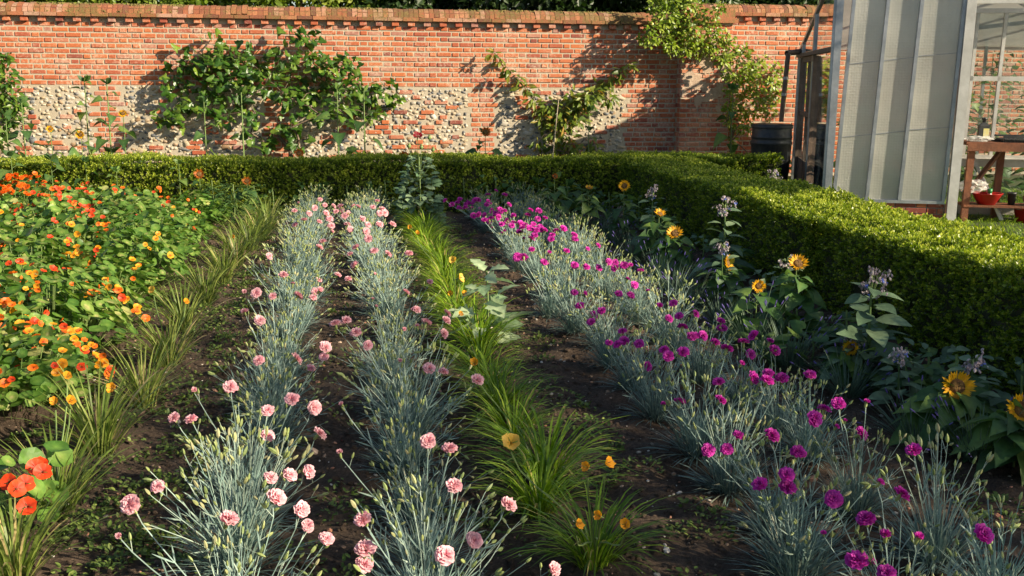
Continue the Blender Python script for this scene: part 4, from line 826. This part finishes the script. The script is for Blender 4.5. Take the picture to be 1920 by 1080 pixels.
# dentils, oversailing course and coping
def top(x0, x1, zt, y0=0., nm=''):
    db = MB(); x = x0
    while x < x1 - .1: db.box(x, x + .105, y0 - .07, y0 + .03, zt, zt + .068, 0, rng.random()); x += .238
    o = db.build('dentil_course', BRICK, wt); round_edges(o, .005)
    # moulded course
    cb = MB(); x = x0
    while x < x1: e = min(x + rng.uniform(.2, .24), x1); cb.box(x, e - .008, y0 - .10 - rng.uniform(0, .012), .36, zt + .074 + rng.normal(0, .002), zt + .125, 0, rng.random()); x = e
    # rounded brick-on-edge coping
    x = x0
    while x < x1:
        e = x + rng.uniform(.070, .082); prof = [(y0 - .07, .125), (y0 - .055, .185), (y0 + .02, .235), (.12, .262), (.28, .24), (.40, .17), (.41, .125)]
        dz = rng.normal(0, .005); V = []; 
        for xx in (x, e - .006): V += [(xx, yy - rng.uniform(0, .006), zt + zz + dz + rng.uniform(-.006, .004)) for yy, zz in prof]
        k = len(prof); F = [(i_, i_ + 1, k + i_ + 1, k + i_) for i_ in range(k - 1)]; cb.add(V, F, 0, rng.random()); cb.add(V, [tuple(range(k))], 0, .2); cb.add(V, [tuple(range(2 * k - 1, k - 1, -1))], 0, .2); x = e
    cb.box(x0, x1, y0 - .05, .38, zt + .075, zt + .20, 0, .1)
    cb.build('coping', COPE, wt)
    mb_ = MB(); n = int((x1 - x0) * 520); x = rng.uniform(x0, x1, n); k = vnoise(x + 40, x * 0 + 3, .5, 12) + rng.normal(0, .12, n); x = x[k > .55]; n = len(x); yy = rng.uniform(y0 - .06, .2, n)
    zz = zt + .14 + .11 * np.clip((yy - y0 + .06) / .14, 0, 1); s = rng.uniform(.006, .024, n); mb_.inst([(IV, IF, 0, 0.)], zframes(rng.normal(size=(n, 3)), n), np.stack([x, yy, zz], -1), np.stack([s * 1.5, s, s * .55], -1)); tag(mb_.build('moss', MOSS, wt, True), kind='stuff')
top(wl_x0, pier0 + .1, zb + 12 * .075 - .01); top(pier0 + .1, wx1, 2.41, -.0); 
MB().box(pier0 - .06, pier1 + .06, -.30, 0, 2.36, 2.43).box(pier0 - .02, pier1 + .02, -.26, .0, 2.43, 2.55).build('pier_cap', COPE, wt)

# ------------------------------------------------------------ plants trained on the wall
def trained(name, label, cat, base_uv, clusters, tpl, leafm, lsize, per, off=(.08, .40), thick=.018, trunk=None):
    b0 = wp(*base_uv, WY - .2); t = thing(name, label, cat, (b0.x, b0.y, 0)); O = np.array([b0.x, b0.y, 0]); br = MB(); lf = MB()
    tr = Vector((b0.x, b0.y, 0)); nodes = [tr, Vector((b0.x, b0.y, b0.z))]; br.tubes(np.array([[(0, 0, -.05), (.01, 0, b0.z * .5), (0, 0, b0.z)]]), [[thick * 1.3, thick * 1.1, thick]], 7)
    nodes = [(Vector((b0.x, b0.y, b0.z)), thick)]
    for (u, v, r) in sorted(clusters, key=lambda q: (q[0] - base_uv[0]) ** 2 + (q[1] - base_uv[1]) ** 2):
        dep = rng.uniform(*off); c = wp(u, v, WY - dep); rm = r / FPX * c.y
        par, th = min(nodes, key=lambda nd: (nd[0] - c).length); th2 = max(.003, th * .72); mid = (par + c) / 2 + Vector(rng.normal(0, .03, 3)) + Vector((0, 0, .03))
        br.tubes(np.array([[tuple(par - Vector(O)), tuple(mid - Vector(O)), tuple(c - Vector(O))]]), [[th * .8, th2, th2 * .7]], 5); nodes.append((c, th2))
        n = max(9, int(per * (r / 25) ** 1.4)); P = rng.normal(0, 1, (n, 3)); P = unit(P) * (rng.random((n, 1)) ** .5) * [rm, min(rm * .7, dep * .9), rm]
        tip = P * [1.2, .8, .6] / max(rm, .01) + np.array([.1, -.3, -.35]) + rng.normal(0, .35, (n, 3)); nrm = np.array([[.35, -.8, .6]]) + rng.normal(0, .38, (n, 3)); C = np.array(c) - O + P
        C[:, 1] = np.minimum(C[:, 1], .2 - .05)
        lf.inst(tpl, frames(tip, nrm), C, lsize * rng.uniform(.6, 1.2, n), np.clip(rng.beta(1.6, 2, n), 0, 1)); m2 = min(n, 8)
        br.tubes(np.stack([np.tile(np.array(c) - O, (m2, 1)), C[:m2]], 1), .0022, 3)
    br.build('branches', BARK, t, True); lf.build('foliage', leafm, t); return t
FIGC = [(330,150,26),(350,120,26),(380,108,28),(410,95,28),(440,108,30),(470,118,30),(392,148,32),(432,152,32),(350,190,26),(322,205,22),(308,222,16),(400,185,26),(458,170,28),(500,150,26),(540,92,26),(560,65,16),(580,72,16),(585,105,16),(520,130,22),(555,150,26),(600,130,26),(622,118,20),(648,122,20),(665,130,12),(595,170,30),(640,168,26),(680,165,26),(702,190,26),(735,180,20),(722,158,12),(650,205,26),(560,195,26),(530,175,18),(690,215,20),(600,215,22),(420,215,16),(480,215,16),(545,240,20),(560,262,16),(520,250,16),(470,250,12),(500,270,14),(345,225,12)]
trained('fig_tree', 'large leaved fig trained flat against the middle left of the wall', 'fig tree', (545, 285), FIGC, FIG, FIGL, .135, 25, thick=.036)
chc = [(925 + i * 15, 98 + i * 17 + (0 if i < 8 else -4), 8 + i * .9) for i in range(9)] + [(1180 - i * 14, 122 + i * 11, 8 + i * 1.2) for i in range(9)] + [(1030, 200, 20), (1050, 215, 22), (1075, 190, 20), (1100, 185, 20), (1140, 185, 16), (1020, 225, 18), (1060, 240, 22), (1085, 220, 18), (1035, 250, 18), (1070, 270, 20), (1040, 280, 16), (1010, 270, 12), (1115, 270, 10)]
trained('cherry_tree', 'young fan trained cherry with two long arms spread on the wall', 'cherry tree', (1062, 285), chc, leaf_tpl([.02, .15, .19, .14, .01], curl=-.3), CHERL, .135, 50, (.06, .28), .015)
VC = [(1230,15,20),(1255,10,22),(1250,35,22),(1280,30,26),(1225,50,16),(1300,55,26),(1270,60,26),(1245,70,20),(1310,85,24),(1285,90,22),(1340,60,20),(1330,35,20),(1340,90,20),(1355,110,16),(1220,75,12),(1260,90,14),(1362,75,16),(1310,15,14),(1350,15,12),(1290,5,14),(1240,0,14),(1365,140,12),(1205,70,8)]
trained('pear_tree', 'sunlit pear tangle sprawling over the top of the brick pier', 'pear tree', (1372, 240), VC + [(1368,100,14),(1370,170,12),(1368,200,12),(1365,225,10)], leaf_tpl([.03, .26, .30, .2, .02]), PEARL, .068, 130, (.28, .75), .014)
SC = [(1385,110,20),(1400,130,24),(1425,120,20),(1385,150,24),(1415,155,26),(1445,150,22),(1395,180,24),(1430,185,24),(1455,180,16),(1380,210,18),(1405,210,20),(1440,210,18),(1400,240,14),(1460,130,14),(1470,160,12),(1380,240,12),(1372,265,10),(1395,95,12)]
trained('climbing_shrub', 'yellow-green shrub climbing the wall behind the water butt', 'shrub', (1405, 290), SC, leaf_tpl([.03, .26, .30, .2, .02]), PEARL, .075, 90, (.1, .6), .014)
LC = [(5,120,18),(15,150,20),(5,175,22),(25,180,18),(10,205,22),(32,200,14),(25,225,14),(5,235,18),(0,260,16),(-20,150,24),(-20,200,26),(-25,250,22),(12,105,10)]
trained('pear_tree', 'glossy dark green pear tree on the wall at the left edge', 'pear tree', (0, 290), LC, leaf_tpl([.03, .22, .26, .18, .02]), FIGL, .095, 70, (.1, .5), .02)
cp0 = gp(1042, 330, .0); c1 = wp(1047, 188, 12.05); c0 = Vector((c1.x - .04, 12.35, .1))
tag(MB().tubes(np.array([[tuple(c0), tuple((c0 + c1) / 2), tuple(c1)]]), .006, 6).build('garden_cane', CANE, smooth=True), 'pale bamboo cane standing upright before the trained cherry', 'cane')
# undergrowth at the wall foot
ub = MB(); n = 2600; x = rng.uniform(-6.5, pier1 + 1.2, n); y = rng.uniform(15.4, 16.4, n); z = rng.random(n) ** 2 * .3
ub.inst(OVAL, frames(rng.normal(size=(n, 3)) + [0, 0, .5], np.array([[.2, -.7, .8]]) + rng.normal(0, .4, (n, 3))), np.stack([x, y, z], -1), rng.uniform(.04, .10, n), rng.random(n))
tag(ub.build('undergrowth', SUNL), 'low leafy growth along the foot of the brick wall', 'undergrowth', kind='stuff')

# ------------------------------------------------------------ trees beyond the wall
def tree(x, y, h, r, label, m, n=9000, ls_=.11, trunk_h=None, group='trees beyond the garden wall', low=.5, name='tree', sq=.8):
    t = thing(name, label, 'tree', (x, y, 0), 0, group); b = MB(); tk = MB(); k = 34
    C = rng.normal(size=(k, 3)); C = unit(C) * (rng.random((k, 1)) ** .45) * [r, r * sq, (h - low) / 2 * .95] + [0, 0, (h + low) / 2]
    cid = rng.integers(0, k, n); rr = rng.uniform(.25, .5, k)[cid] * r * .8; P = C[cid] + unit(rng.normal(size=(n, 3))) * (rng.random((n, 1)) ** .4) * rr[:, None]
    P[:, 2] = np.maximum(P[:, 2], low * .6)
    b.inst(DIA if ls_ > .1 else OVAL, frames(rng.normal(size=(n, 3)) + [0, 0, -.2], unit(P - C[cid]) + rng.normal(0, .6, (n, 3)) + [0, 0, .5]), P, ls_ * rng.uniform(.6, 1.3, n), rng.random(k)[cid] * .5 + rng.random(n) * .45)
    b.build('crown', m, t)
    tk.tubes(np.array([[(0, 0, -.1), (.05, .02, h * .25), (-.05, 0, h * .5), (.02, .05, h * .8)]]), [[.16, .13, .09, .03]], 8)
    for q in range(10): tk.tubes(np.array([[(0, 0, h * rng.uniform(.2, .5)), tuple(C[q] * .5 + np.array([0, 0, h * .25])), tuple(C[q])]]), [[.06, .04, .015]], 5)
    tk.build('trunk', BARK, t, True); return t
for k, (x, y, h, r, bright, lab) in enumerate([
        (-8.2, 19.2, 4.2, 2.0, 1, 'sunlit green tree beyond the wall at the left edge'), (-5.6, 19.0, 4.0, 2.0, 1, 'sunlit green tree beyond the wall, second from the left'), (-3.2, 19.1, 4.0, 1.9, 1, 'sunlit green tree beyond the wall above the left of the fig'),
        (-1.0, 19.6, 4.6, 2.0, 1, 'half sunlit tree beyond the wall above the fig'), (1.4, 20.0, 5.2, 2.2, 0, 'dark evergreen tree beyond the middle of the wall'), (3.8, 19.9, 5.4, 2.2, 0, 'dark evergreen tree beyond the wall left of the pier'),
        (6.2, 19.8, 5.2, 2.2, 0, 'dark evergreen tree beyond the pier'), (8.6, 19.9, 5.0, 2.2, 0, 'dark tree beyond the wall behind the greenhouse'), (11.2, 19.9, 5.0, 2.2, 0, 'dark tree beyond the wall right of the greenhouse')]):
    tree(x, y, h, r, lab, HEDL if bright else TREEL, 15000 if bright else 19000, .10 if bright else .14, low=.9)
tree(13.5, 19.5, 5.5, 2.6, 'dark tree seen through the greenhouse at the right edge', TREEL, 7000, .13, low=1)

# trees outside the photograph, whose shade crosses the beds
for (x, y, h, r_, lo, n_, lab) in [(7.4, -.6, 5.0, 1.7, 1.9, 2000, 'round crowned garden tree standing right of the camera'), (9.0, .0, 5.7, 1.0, 2.4, 1100, 'narrow garden tree between the round crowned one and the hedge'),
                              (9.4, 6.3, 6.4, 1.8, 2.4, 11000, 'slim garden tree right of the near hedge'), (6.0, -3.2, 3.9, 1.5, 1.2, 1200, 'low garden tree behind the camera')]:
    tree(x, y, h, r_, lab, TREEL, n_, .13, low=lo, group='garden trees to the right of the beds')

# ------------------------------------------------------------ greenhouse
GO = gp(1772, 414, 0); ga = math.atan2(.318, -.948)                      # local x runs left along the front, y away from us
gh = thing('greenhouse', 'aluminium framed greenhouse with patterned glass front on a low brick plinth', 'greenhouse', (GO.x, GO.y, 0))
gh.rotation_euler = (0, 0, R(-18.5))                                      # local +X to the right, +Y away
W1 = 1.22; ZS = .22; ZT = 3.1; DP = 4.4; ZE = 1.92; LEAN = -.05
pl = MB(); 
for c in range(4):
    x = -W1; k = c % 2
    while x < -.04: L_ = .215 if k else .103; e = min(x + L_, -.03); pl.box(x, e, -.012 + rng.uniform(-.003, .003), .1, -.06 + c * .068, -.06 + c * .068 + .058, 0, rng.random() * .8); x = e + .01; k = 1 - k
plo = pl.build('plinth_brickwork', BRICK, gh); round_edges(plo, .004)
MB().box(-W1, -.04, .0, .11, -.08, ZS - .035).build('plinth_mortar', CONC, gh)
MB().box(-W1 - .02, -.03, -.035, .10, ZS - .034, ZS).build('sill', ALU, gh)
def post(x, y, wx, wy, z0, z1, m=ALU, nm='post', dx=0., dy=0.): return MB().bar((x, y, z0), (x + dx, y + dy, z1), wx, wy, up=(0, 1, 0), mat=0).build(nm, m, gh)
post(-W1 - .06, -.02, .075, .07, -.05, ZT, ALU, 'corner_post', dx=.0)
post(.045, -.02, .10, .09, -.06, ZT, ALUW, 'corner_post', dx=.03)
xs = [-W1 + .01, -W1 * .70, -W1 * .415, -.045]
for x in xs: 
    post(x, -.012, .036, .05, ZS, ZT, ALU, 'glazing_bar', dx=.10 if x != xs[-1] else .06); 
for a, c in zip(xs[:-1], xs[1:]):
    V = [(a, .012, ZS), (c, .012, ZS), (c + .09, .012, ZT), (a + .09, .012, ZT)]; V2 = [(x, y + .004, z) for x, y, z in V]
    MB().add(V + V2, [(0, 1, 2, 3), (7, 6, 5, 4), (0, 4, 5, 1), (1, 5, 6, 2), (2, 6, 7, 3), (3, 7, 4, 0)]).build('patterned_pane', FROST, gh)
    for zl in (.93, 1.72):
        z_ = zl + (.02 if a > -1 else -.02) + (.05 if a > -.6 else 0); MB().bar((a + .035, .008, z_ - .012), (c + .035, .008, z_ + .03), .006, .008).build('pane_lap', ALU, gh)
MB().bar((-W1 - .05, -.01, ZT), (.1, -.01, ZT), .06, .06).build('top_rail', ALU, gh)
MB().bar((-W1 - .10, -.03, -.05), (-W1 - .10, -.03, ZT), .05, .03, up=(0, 1, 0)).build('corner_flashing', ALU, gh)
# side receding to the wall: gable slope, posts, wooden door
X0 = -W1 - .05; zr = lambda y: ZE + (ZT - .2 - ZE) * (1 - y / DP) ** 1.0
MB().bar((X0, DP, ZE), (X0, 0, zr(0)), .045, .05).build('verge_bar', ALU, gh)
for y in (DP, DP - .55, DP - 2.0, DP - 2.05): post(X0, y, .05, .05, -.05, zr(y), ALU, 'side_post')
def yglass(y0, y1, z0, z1a, z1b): 
    return MB().add([(X0, y0, z0), (X0, y1, z0), (X0, y1, z1b), (X0, y0, z1a), (X0 + .004, y0, z0), (X0 + .004, y1, z0), (X0 + .004, y1, z1b), (X0 + .004, y0, z1a)], [(0, 1, 2, 3), (7, 6, 5, 4), (0, 4, 5, 1), (1, 5, 6, 2), (2, 6, 7, 3), (3, 7, 4, 0)]).build('side_pane', GLASS, gh)
MB().bar((X0 - .01, .05, 1.86), (X0 - .01, DP, 1.86), .09, .05).build('door_head', WOODG, gh)
yglass(DP - .52, DP - .03, .1, 1.8, 1.8); yglass(.1, DP - .1, 1.9, zr(.1) - .04, ZE + .02); 
df = MB(); 
for y in (2.0, 3.75): df.bar((X0, y, .0), (X0, y, 1.82), .05, .09, up=(1, 0, 0))
df.bar((X0, 2.9, .0), (X0, 2.9, 1.82), .04, .04, up=(1, 0, 0))
df.bar((X0, 2.0, 1.05), (X0, 3.75, 1.05), .04, .05); df.bar((X0, 2.0, 1.79), (X0, 3.75, 1.79), .05, .07)
dr = df.build('door', WOODG, gh); MB().box(X0 - .015, X0 + .02, 2.0, 3.75, .0, .42).build('door_panel', WOODG, dr); g_ = yglass(2.0, 3.75, .42, 1.78, 1.78); g_.parent = dr; g_.name = 'door_pane'
dr2 = MB(); dr2.bar((X0, .05, .1), (X0, 2.0, .1), .05, .2); dr2.build('side_plinth', CONC, gh); yglass(.1, 1.95, .2, 1.8, 1.8)
# right wing: clear glazed wall set back, white sill, roof bars
wy0 = .75
for x in (.30, .60, 1.2, 1.8): post(x, wy0, .035, .05, .62, 2.3, ALUW, 'glazing_bar', dx=.03)
for z_, s_ in ((.66, .07), (1.55, .03), (2.30, .06)): MB().bar((.05, wy0 - .01, z_), (2.6, wy0 - .01, z_), s_, .05).build('glazing_rail', ALUW, gh)
MB().bar((.05, wy0 - .06, .60), (2.6, wy0 - .06, .60), .05, .09).build('wing_sill', ALUW, gh)
MB().box(.05, 2.6, wy0, wy0 + .004, .7, 2.28).build('clear_pane', GLASS, gh); MB().box(.05, 2.6, wy0 + .01, wy0 + .014, .02, .56).build('low_pane', GLASS, gh)
MB().bar((.05, wy0, .05), (2.6, wy0, .05), .08, .1).build('wing_plinth', CONC, gh)
MB().bar((.1, .0, 2.36), (2.6, .0, 2.36), .07, .06).build('door_track', ALUW, gh)
for x in (.9, 1.7, 2.5, .1): MB().bar((x, wy0, 2.3), (x + .3, DP, 3.0), .03, .04).build('rafter', ALU, gh)
MB().bar((.0, DP - .2, 2.05), (3.0, DP - .2, 2.15), .08, .05).build('cross_beam', ALU, gh); MB().bar((.0, 2.4, 2.1), (2.6, 2.4, 2.4), .05, .05).build('cross_beam', ALU, gh)
for x in (.4, 1.3, 2.2): post(x, DP - .2, .04, .05, 0, 2.2, ALU, 'rear_post')
for x in (-.9, .0, .9, 1.8): MB().add([(x, DP + .02, .3), (x + .88, DP + .02, .3), (x + .88, DP + .02, 2.2), (x, DP + .02, 2.2)], [(0, 1, 2, 3)]).build('rear_pane', GLASS, gh)
# shaded roof panes
MB().add([(-W1, .05, ZT - .12), (2.6, .05, ZT - .12), (2.6, DP, ZE + .03), (-W1, DP, ZE + .03)], [(0, 1, 2, 3)]).build('roof_glass', FROST, gh)

gm = Matrix.Translation((GO.x, GO.y, 0)) @ Matrix.Rotation(R(-18.5), 4, 'Z')
def gl(x, y, z): return gm @ Vector((x, y, z))
for k_, (x, y, h_) in enumerate([(.45, 2.8, 1.7), (1.15, 3.2, 1.9), (1.8, 2.6, 1.7), (-.5, 2.2, 1.2)]):  # plants added to make the interior behind the glass look dark
    leafy_plant(tuple(gl(x, y, -.02)), h_, 1.1, 260, .17, HEART, SUNL, 'tomato_plant', ['leafy plant inside the greenhouse behind the left glazing bar', 'tallest leafy plant inside the greenhouse behind the bottle', 'leafy plant inside the greenhouse at the right edge', 'leafy plant inside the greenhouse behind the patterned glass'][k_], 'plant', 'plants inside the greenhouse')
# potting table in front of the wing
tb_ = thing('potting_table', 'red-brown wooden potting table with lower shelf beside the greenhouse post', 'table', gl(.22, .30, 0)); tb_.rotation_euler = (0, 0, R(-18.5))
for (x, y) in ((.0, -.18), (.42, .22), (2.1, -.18), (2.1, .22)): MB().bar((x, y, -.03), (x + .02, y, .82), .07, .06, up=(0, 1, 0)).build('leg', WOOD, tb_)
t_ = MB()
for q in range(3): t_.box(-.05, 2.3, -.24 + q * .17, -.085 + q * .17, .83, .865)
t_.build('tabletop', WOOD, tb_); MB().box(-.04, 2.3, -.26, -.243, .77, .85).build('apron', WOOD, tb_)
s_ = MB(); s_.box(-.02, 2.2, -.22, -.06, .15, .175); s_.box(-.02, 2.2, -.04, .12, .15, .175); s_.build('shelf', WOOD, tb_)
MB().bar((.05, -.10, .32), (.42, .18, .76), .05, .03).build('brace', WOOD, tb_)
MB().bar((.42, -.12, .0), (.10, .16, .72), .035, .03).build('strut', ALUW, tb_)
def place(o, x, y, z, rz=0): o.location = gl(.22 + x, .30 + y, z); o.rotation_euler = (0, 0, R(-18.5) + rz); return o
# bottle
bt = thing('bottle', 'black squarish bottle with yellow label standing on the potting table', 'bottle'); place(bt, .17, .0, .867)
MB().box(-.055, .055, -.035, .035, 0, .17).add([(-.055, -.035, .17), (.055, -.035, .17), (.055, .035, .17), (-.055, .035, .17), (-.02, -.02, .205), (.02, -.02, .205), (.02, .02, .205), (-.02, .02, .205)], [(0, 1, 5, 4), (1, 2, 6, 5), (2, 3, 7, 6), (3, 0, 4, 7)]).build('body', BLACK, bt)
MB().lathe([(.022, .2), (.022, .235), (.03, .236), (.03, .255), (.001, .258)], 12).build('cap', BLACK, bt, True); MB().box(-.01, .052, -.0375, -.0355, .03, .14).build('label', LABELM, bt)
# trays
tr_ = thing('seed_tray', 'black stacked seed tray on the potting table', 'tray'); place(tr_, .85, -.02, .867)
b = MB(); b.box(-.5, .5, -.17, .17, 0, .01)
for q in range(21): b.bar((-.5 + q * .05, -.17, .01), (-.5 + q * .05, .17, .01), .008, .05); 
for y in (-.17, -.06, .06, .17): b.bar((-.5, y, .03), (.5, y, .03), .05, .008)
b.build('cells', BLACK, tr_); MB().bar((-.52, -.18, .058), (.52, -.18, .058), .012, .02).bar((-.52, .18, .058), (.52, .18, .058), .012, .02).build('rim', BLACK, tr_)
b = MB().lathe([(.001, 0), (.08, 0), (.10, .018), (.098, .02), (.078, .004)], 20).build('saucer', BLACK, smooth=True); place(b, .36, .05, .868); tag(b, 'round black saucer between the bottle and the seed tray', 'saucer')
def crumple(name, label, sx, sy, sz, m, cat):
    V = IV2.copy(); V, F_ = subdiv(V, IF2); V = V * (1 + rng.uniform(-.28, .3, (len(V), 1))) * [sx, sy, sz]; V[:, 2] = np.maximum(V[:, 2] + sz, 0); return tag(MB().add(V, F_).build(name, m), label, cat)
def film():
    m, t, out = mat('plastic_film'); a = N(t, 'ShaderNodeBsdfTransparent'); p = N(t, 'ShaderNodeBsdfPrincipled', Roughness=.25); p.inputs['Base Color'].default_value = (.75, .74, .70, 1)
    mx = N(t, 'ShaderNodeMixShader'); mx.inputs[0].default_value = .5; t.links.new(a.outputs[0], mx.inputs[1]); t.links.new(p.outputs[0], mx.inputs[2]); t.links.new(mx.outputs[0], out.inputs[0]); return m
FILM = film()
place(crumple('plastic_bag', 'crumpled clear plastic bag on the table under the bottle', .13, .07, .03, FILM, 'bag'), .10, -.12, .868)
place(crumple('plastic_bag', 'clear plastic bag spilling over the red bowl on the lower shelf', .14, .07, .07, FILM, 'bag'), .08, -.14, .30)
bw = MB().lathe([(.001, 0), (.09, 0), (.16, .12), (.168, .125), (.155, .125), (.085, .012), (.001, .012)], 28).build('bowl', REDP, smooth=True); place(bw, .24, -.12, .177); tag(bw, 'red plastic bowl on the lower shelf of the potting table', 'bowl')
place(crumple('packet', 'white and blue crumpled packet lying on the lower shelf', .10, .08, .05, WHITEP, 'packet'), .80, -.1, .178)
pt = tag(MB().lathe([(.001, 0), (.035, 0), (.048, .12), (.05, .12), (.05, .14), (.042, .14), (.036, .02)], 16).build('plant_pot', BLACK, smooth=True), 'narrow black pot standing on the shelf beside the red bowl', 'pot'); place(pt, .50, -.12, .177)
pt = tag(MB().lathe([(.001, 0), (.04, 0), (.06, .11), (.065, .11), (.065, .13), (.055, .13), (.04, .02)], 18).build('plant_pot', TERRA, smooth=True), 'terracotta pot lying on the lower shelf behind the black pot', 'pot'); place(pt, .64, -.10, .24); pt.rotation_euler = (1.3, 0, .6)
tp = tag(MB().lathe([(.001, 0), (.025, 0), (.028, .05), (.001, .055)], 12).build('pot_lid', GREENP, smooth=True), 'small green cap standing in the red bowl', 'cap'); place(tp, .26, -.14, .30)
bk = thing('bucket', 'red plastic bucket on the grass under the table at the right edge', 'bucket'); place(bk, .70, -.05, -.02)
MB().lathe([(.001, 0), (.11, 0), (.145, .15), (.15, .15), (.15, .165), (.135, .165), (.1, .01)], 24).build('body', REDP, bk, True); a = np.linspace(0, math.pi, 12); MB().tubes(np.stack([.15 * np.cos(a), -.03 - .1 * np.sin(a), .15 + 0 * a], -1), .004, 5).build('handle', ALU, bk, True)

# ------------------------------------------------------------ water butt with downpipe
bp_ = wp(1445, 290, 14.95); wbt = thing('water_butt', 'round black plastic water butt fed by a downpipe at the greenhouse corner', 'water butt', (bp_.x, 14.95, -.02))
MB().lathe([(.001, 0), (.24, 0), (.265, .1), (.285, .4), (.29, .60), (.30, .61), (.30, .64), (.29, .65), (.288, .69), (.297, .70), (.297, .72), (.288, .73), (.283, .84)], 40).build('barrel', BLACK, wbt, True)
MB().lathe([(.295, .835), (.30, .85), (.298, .885), (.27, .90), (.12, .905), (.001, .90)], 40).build('lid', BLACK, wbt, True)
q0 = wp(1465, 222, 14.9); q1 = wp(1478, 100, 14.9); q2 = wp(1492, 97, 15.0)
dpipe = thing('downpipe', 'grey downpipe running from the greenhouse gutter into the water butt', 'pipe', (q0.x, q0.y, 0))
o_ = Vector((q0.x, q0.y, 0)); MB().tubes(np.array([[tuple(q0 - o_ - Vector((0, 0, .05))), tuple((q0 + q1) / 2 - o_), tuple(q1 - o_)]]), .034, 12).build('pipe', WOODG, dpipe, True)
MB().tubes(np.array([[tuple(q1 - o_ + Vector((-.03, 0, .0))), tuple(q2 - o_ + Vector((.12, 0, .01)))]]), .04, 10).build('elbow', WOODG, dpipe, True)
cb_ = MB()
for zz in (.35, .6): cb_.lathe([(.034, 0), (.042, .0), (.042, .04), (.034, .04)], 12, c=tuple(q0 - o_ + (q1 - q0) * zz))
cb_.build('pipe_clip', ALU, dpipe)
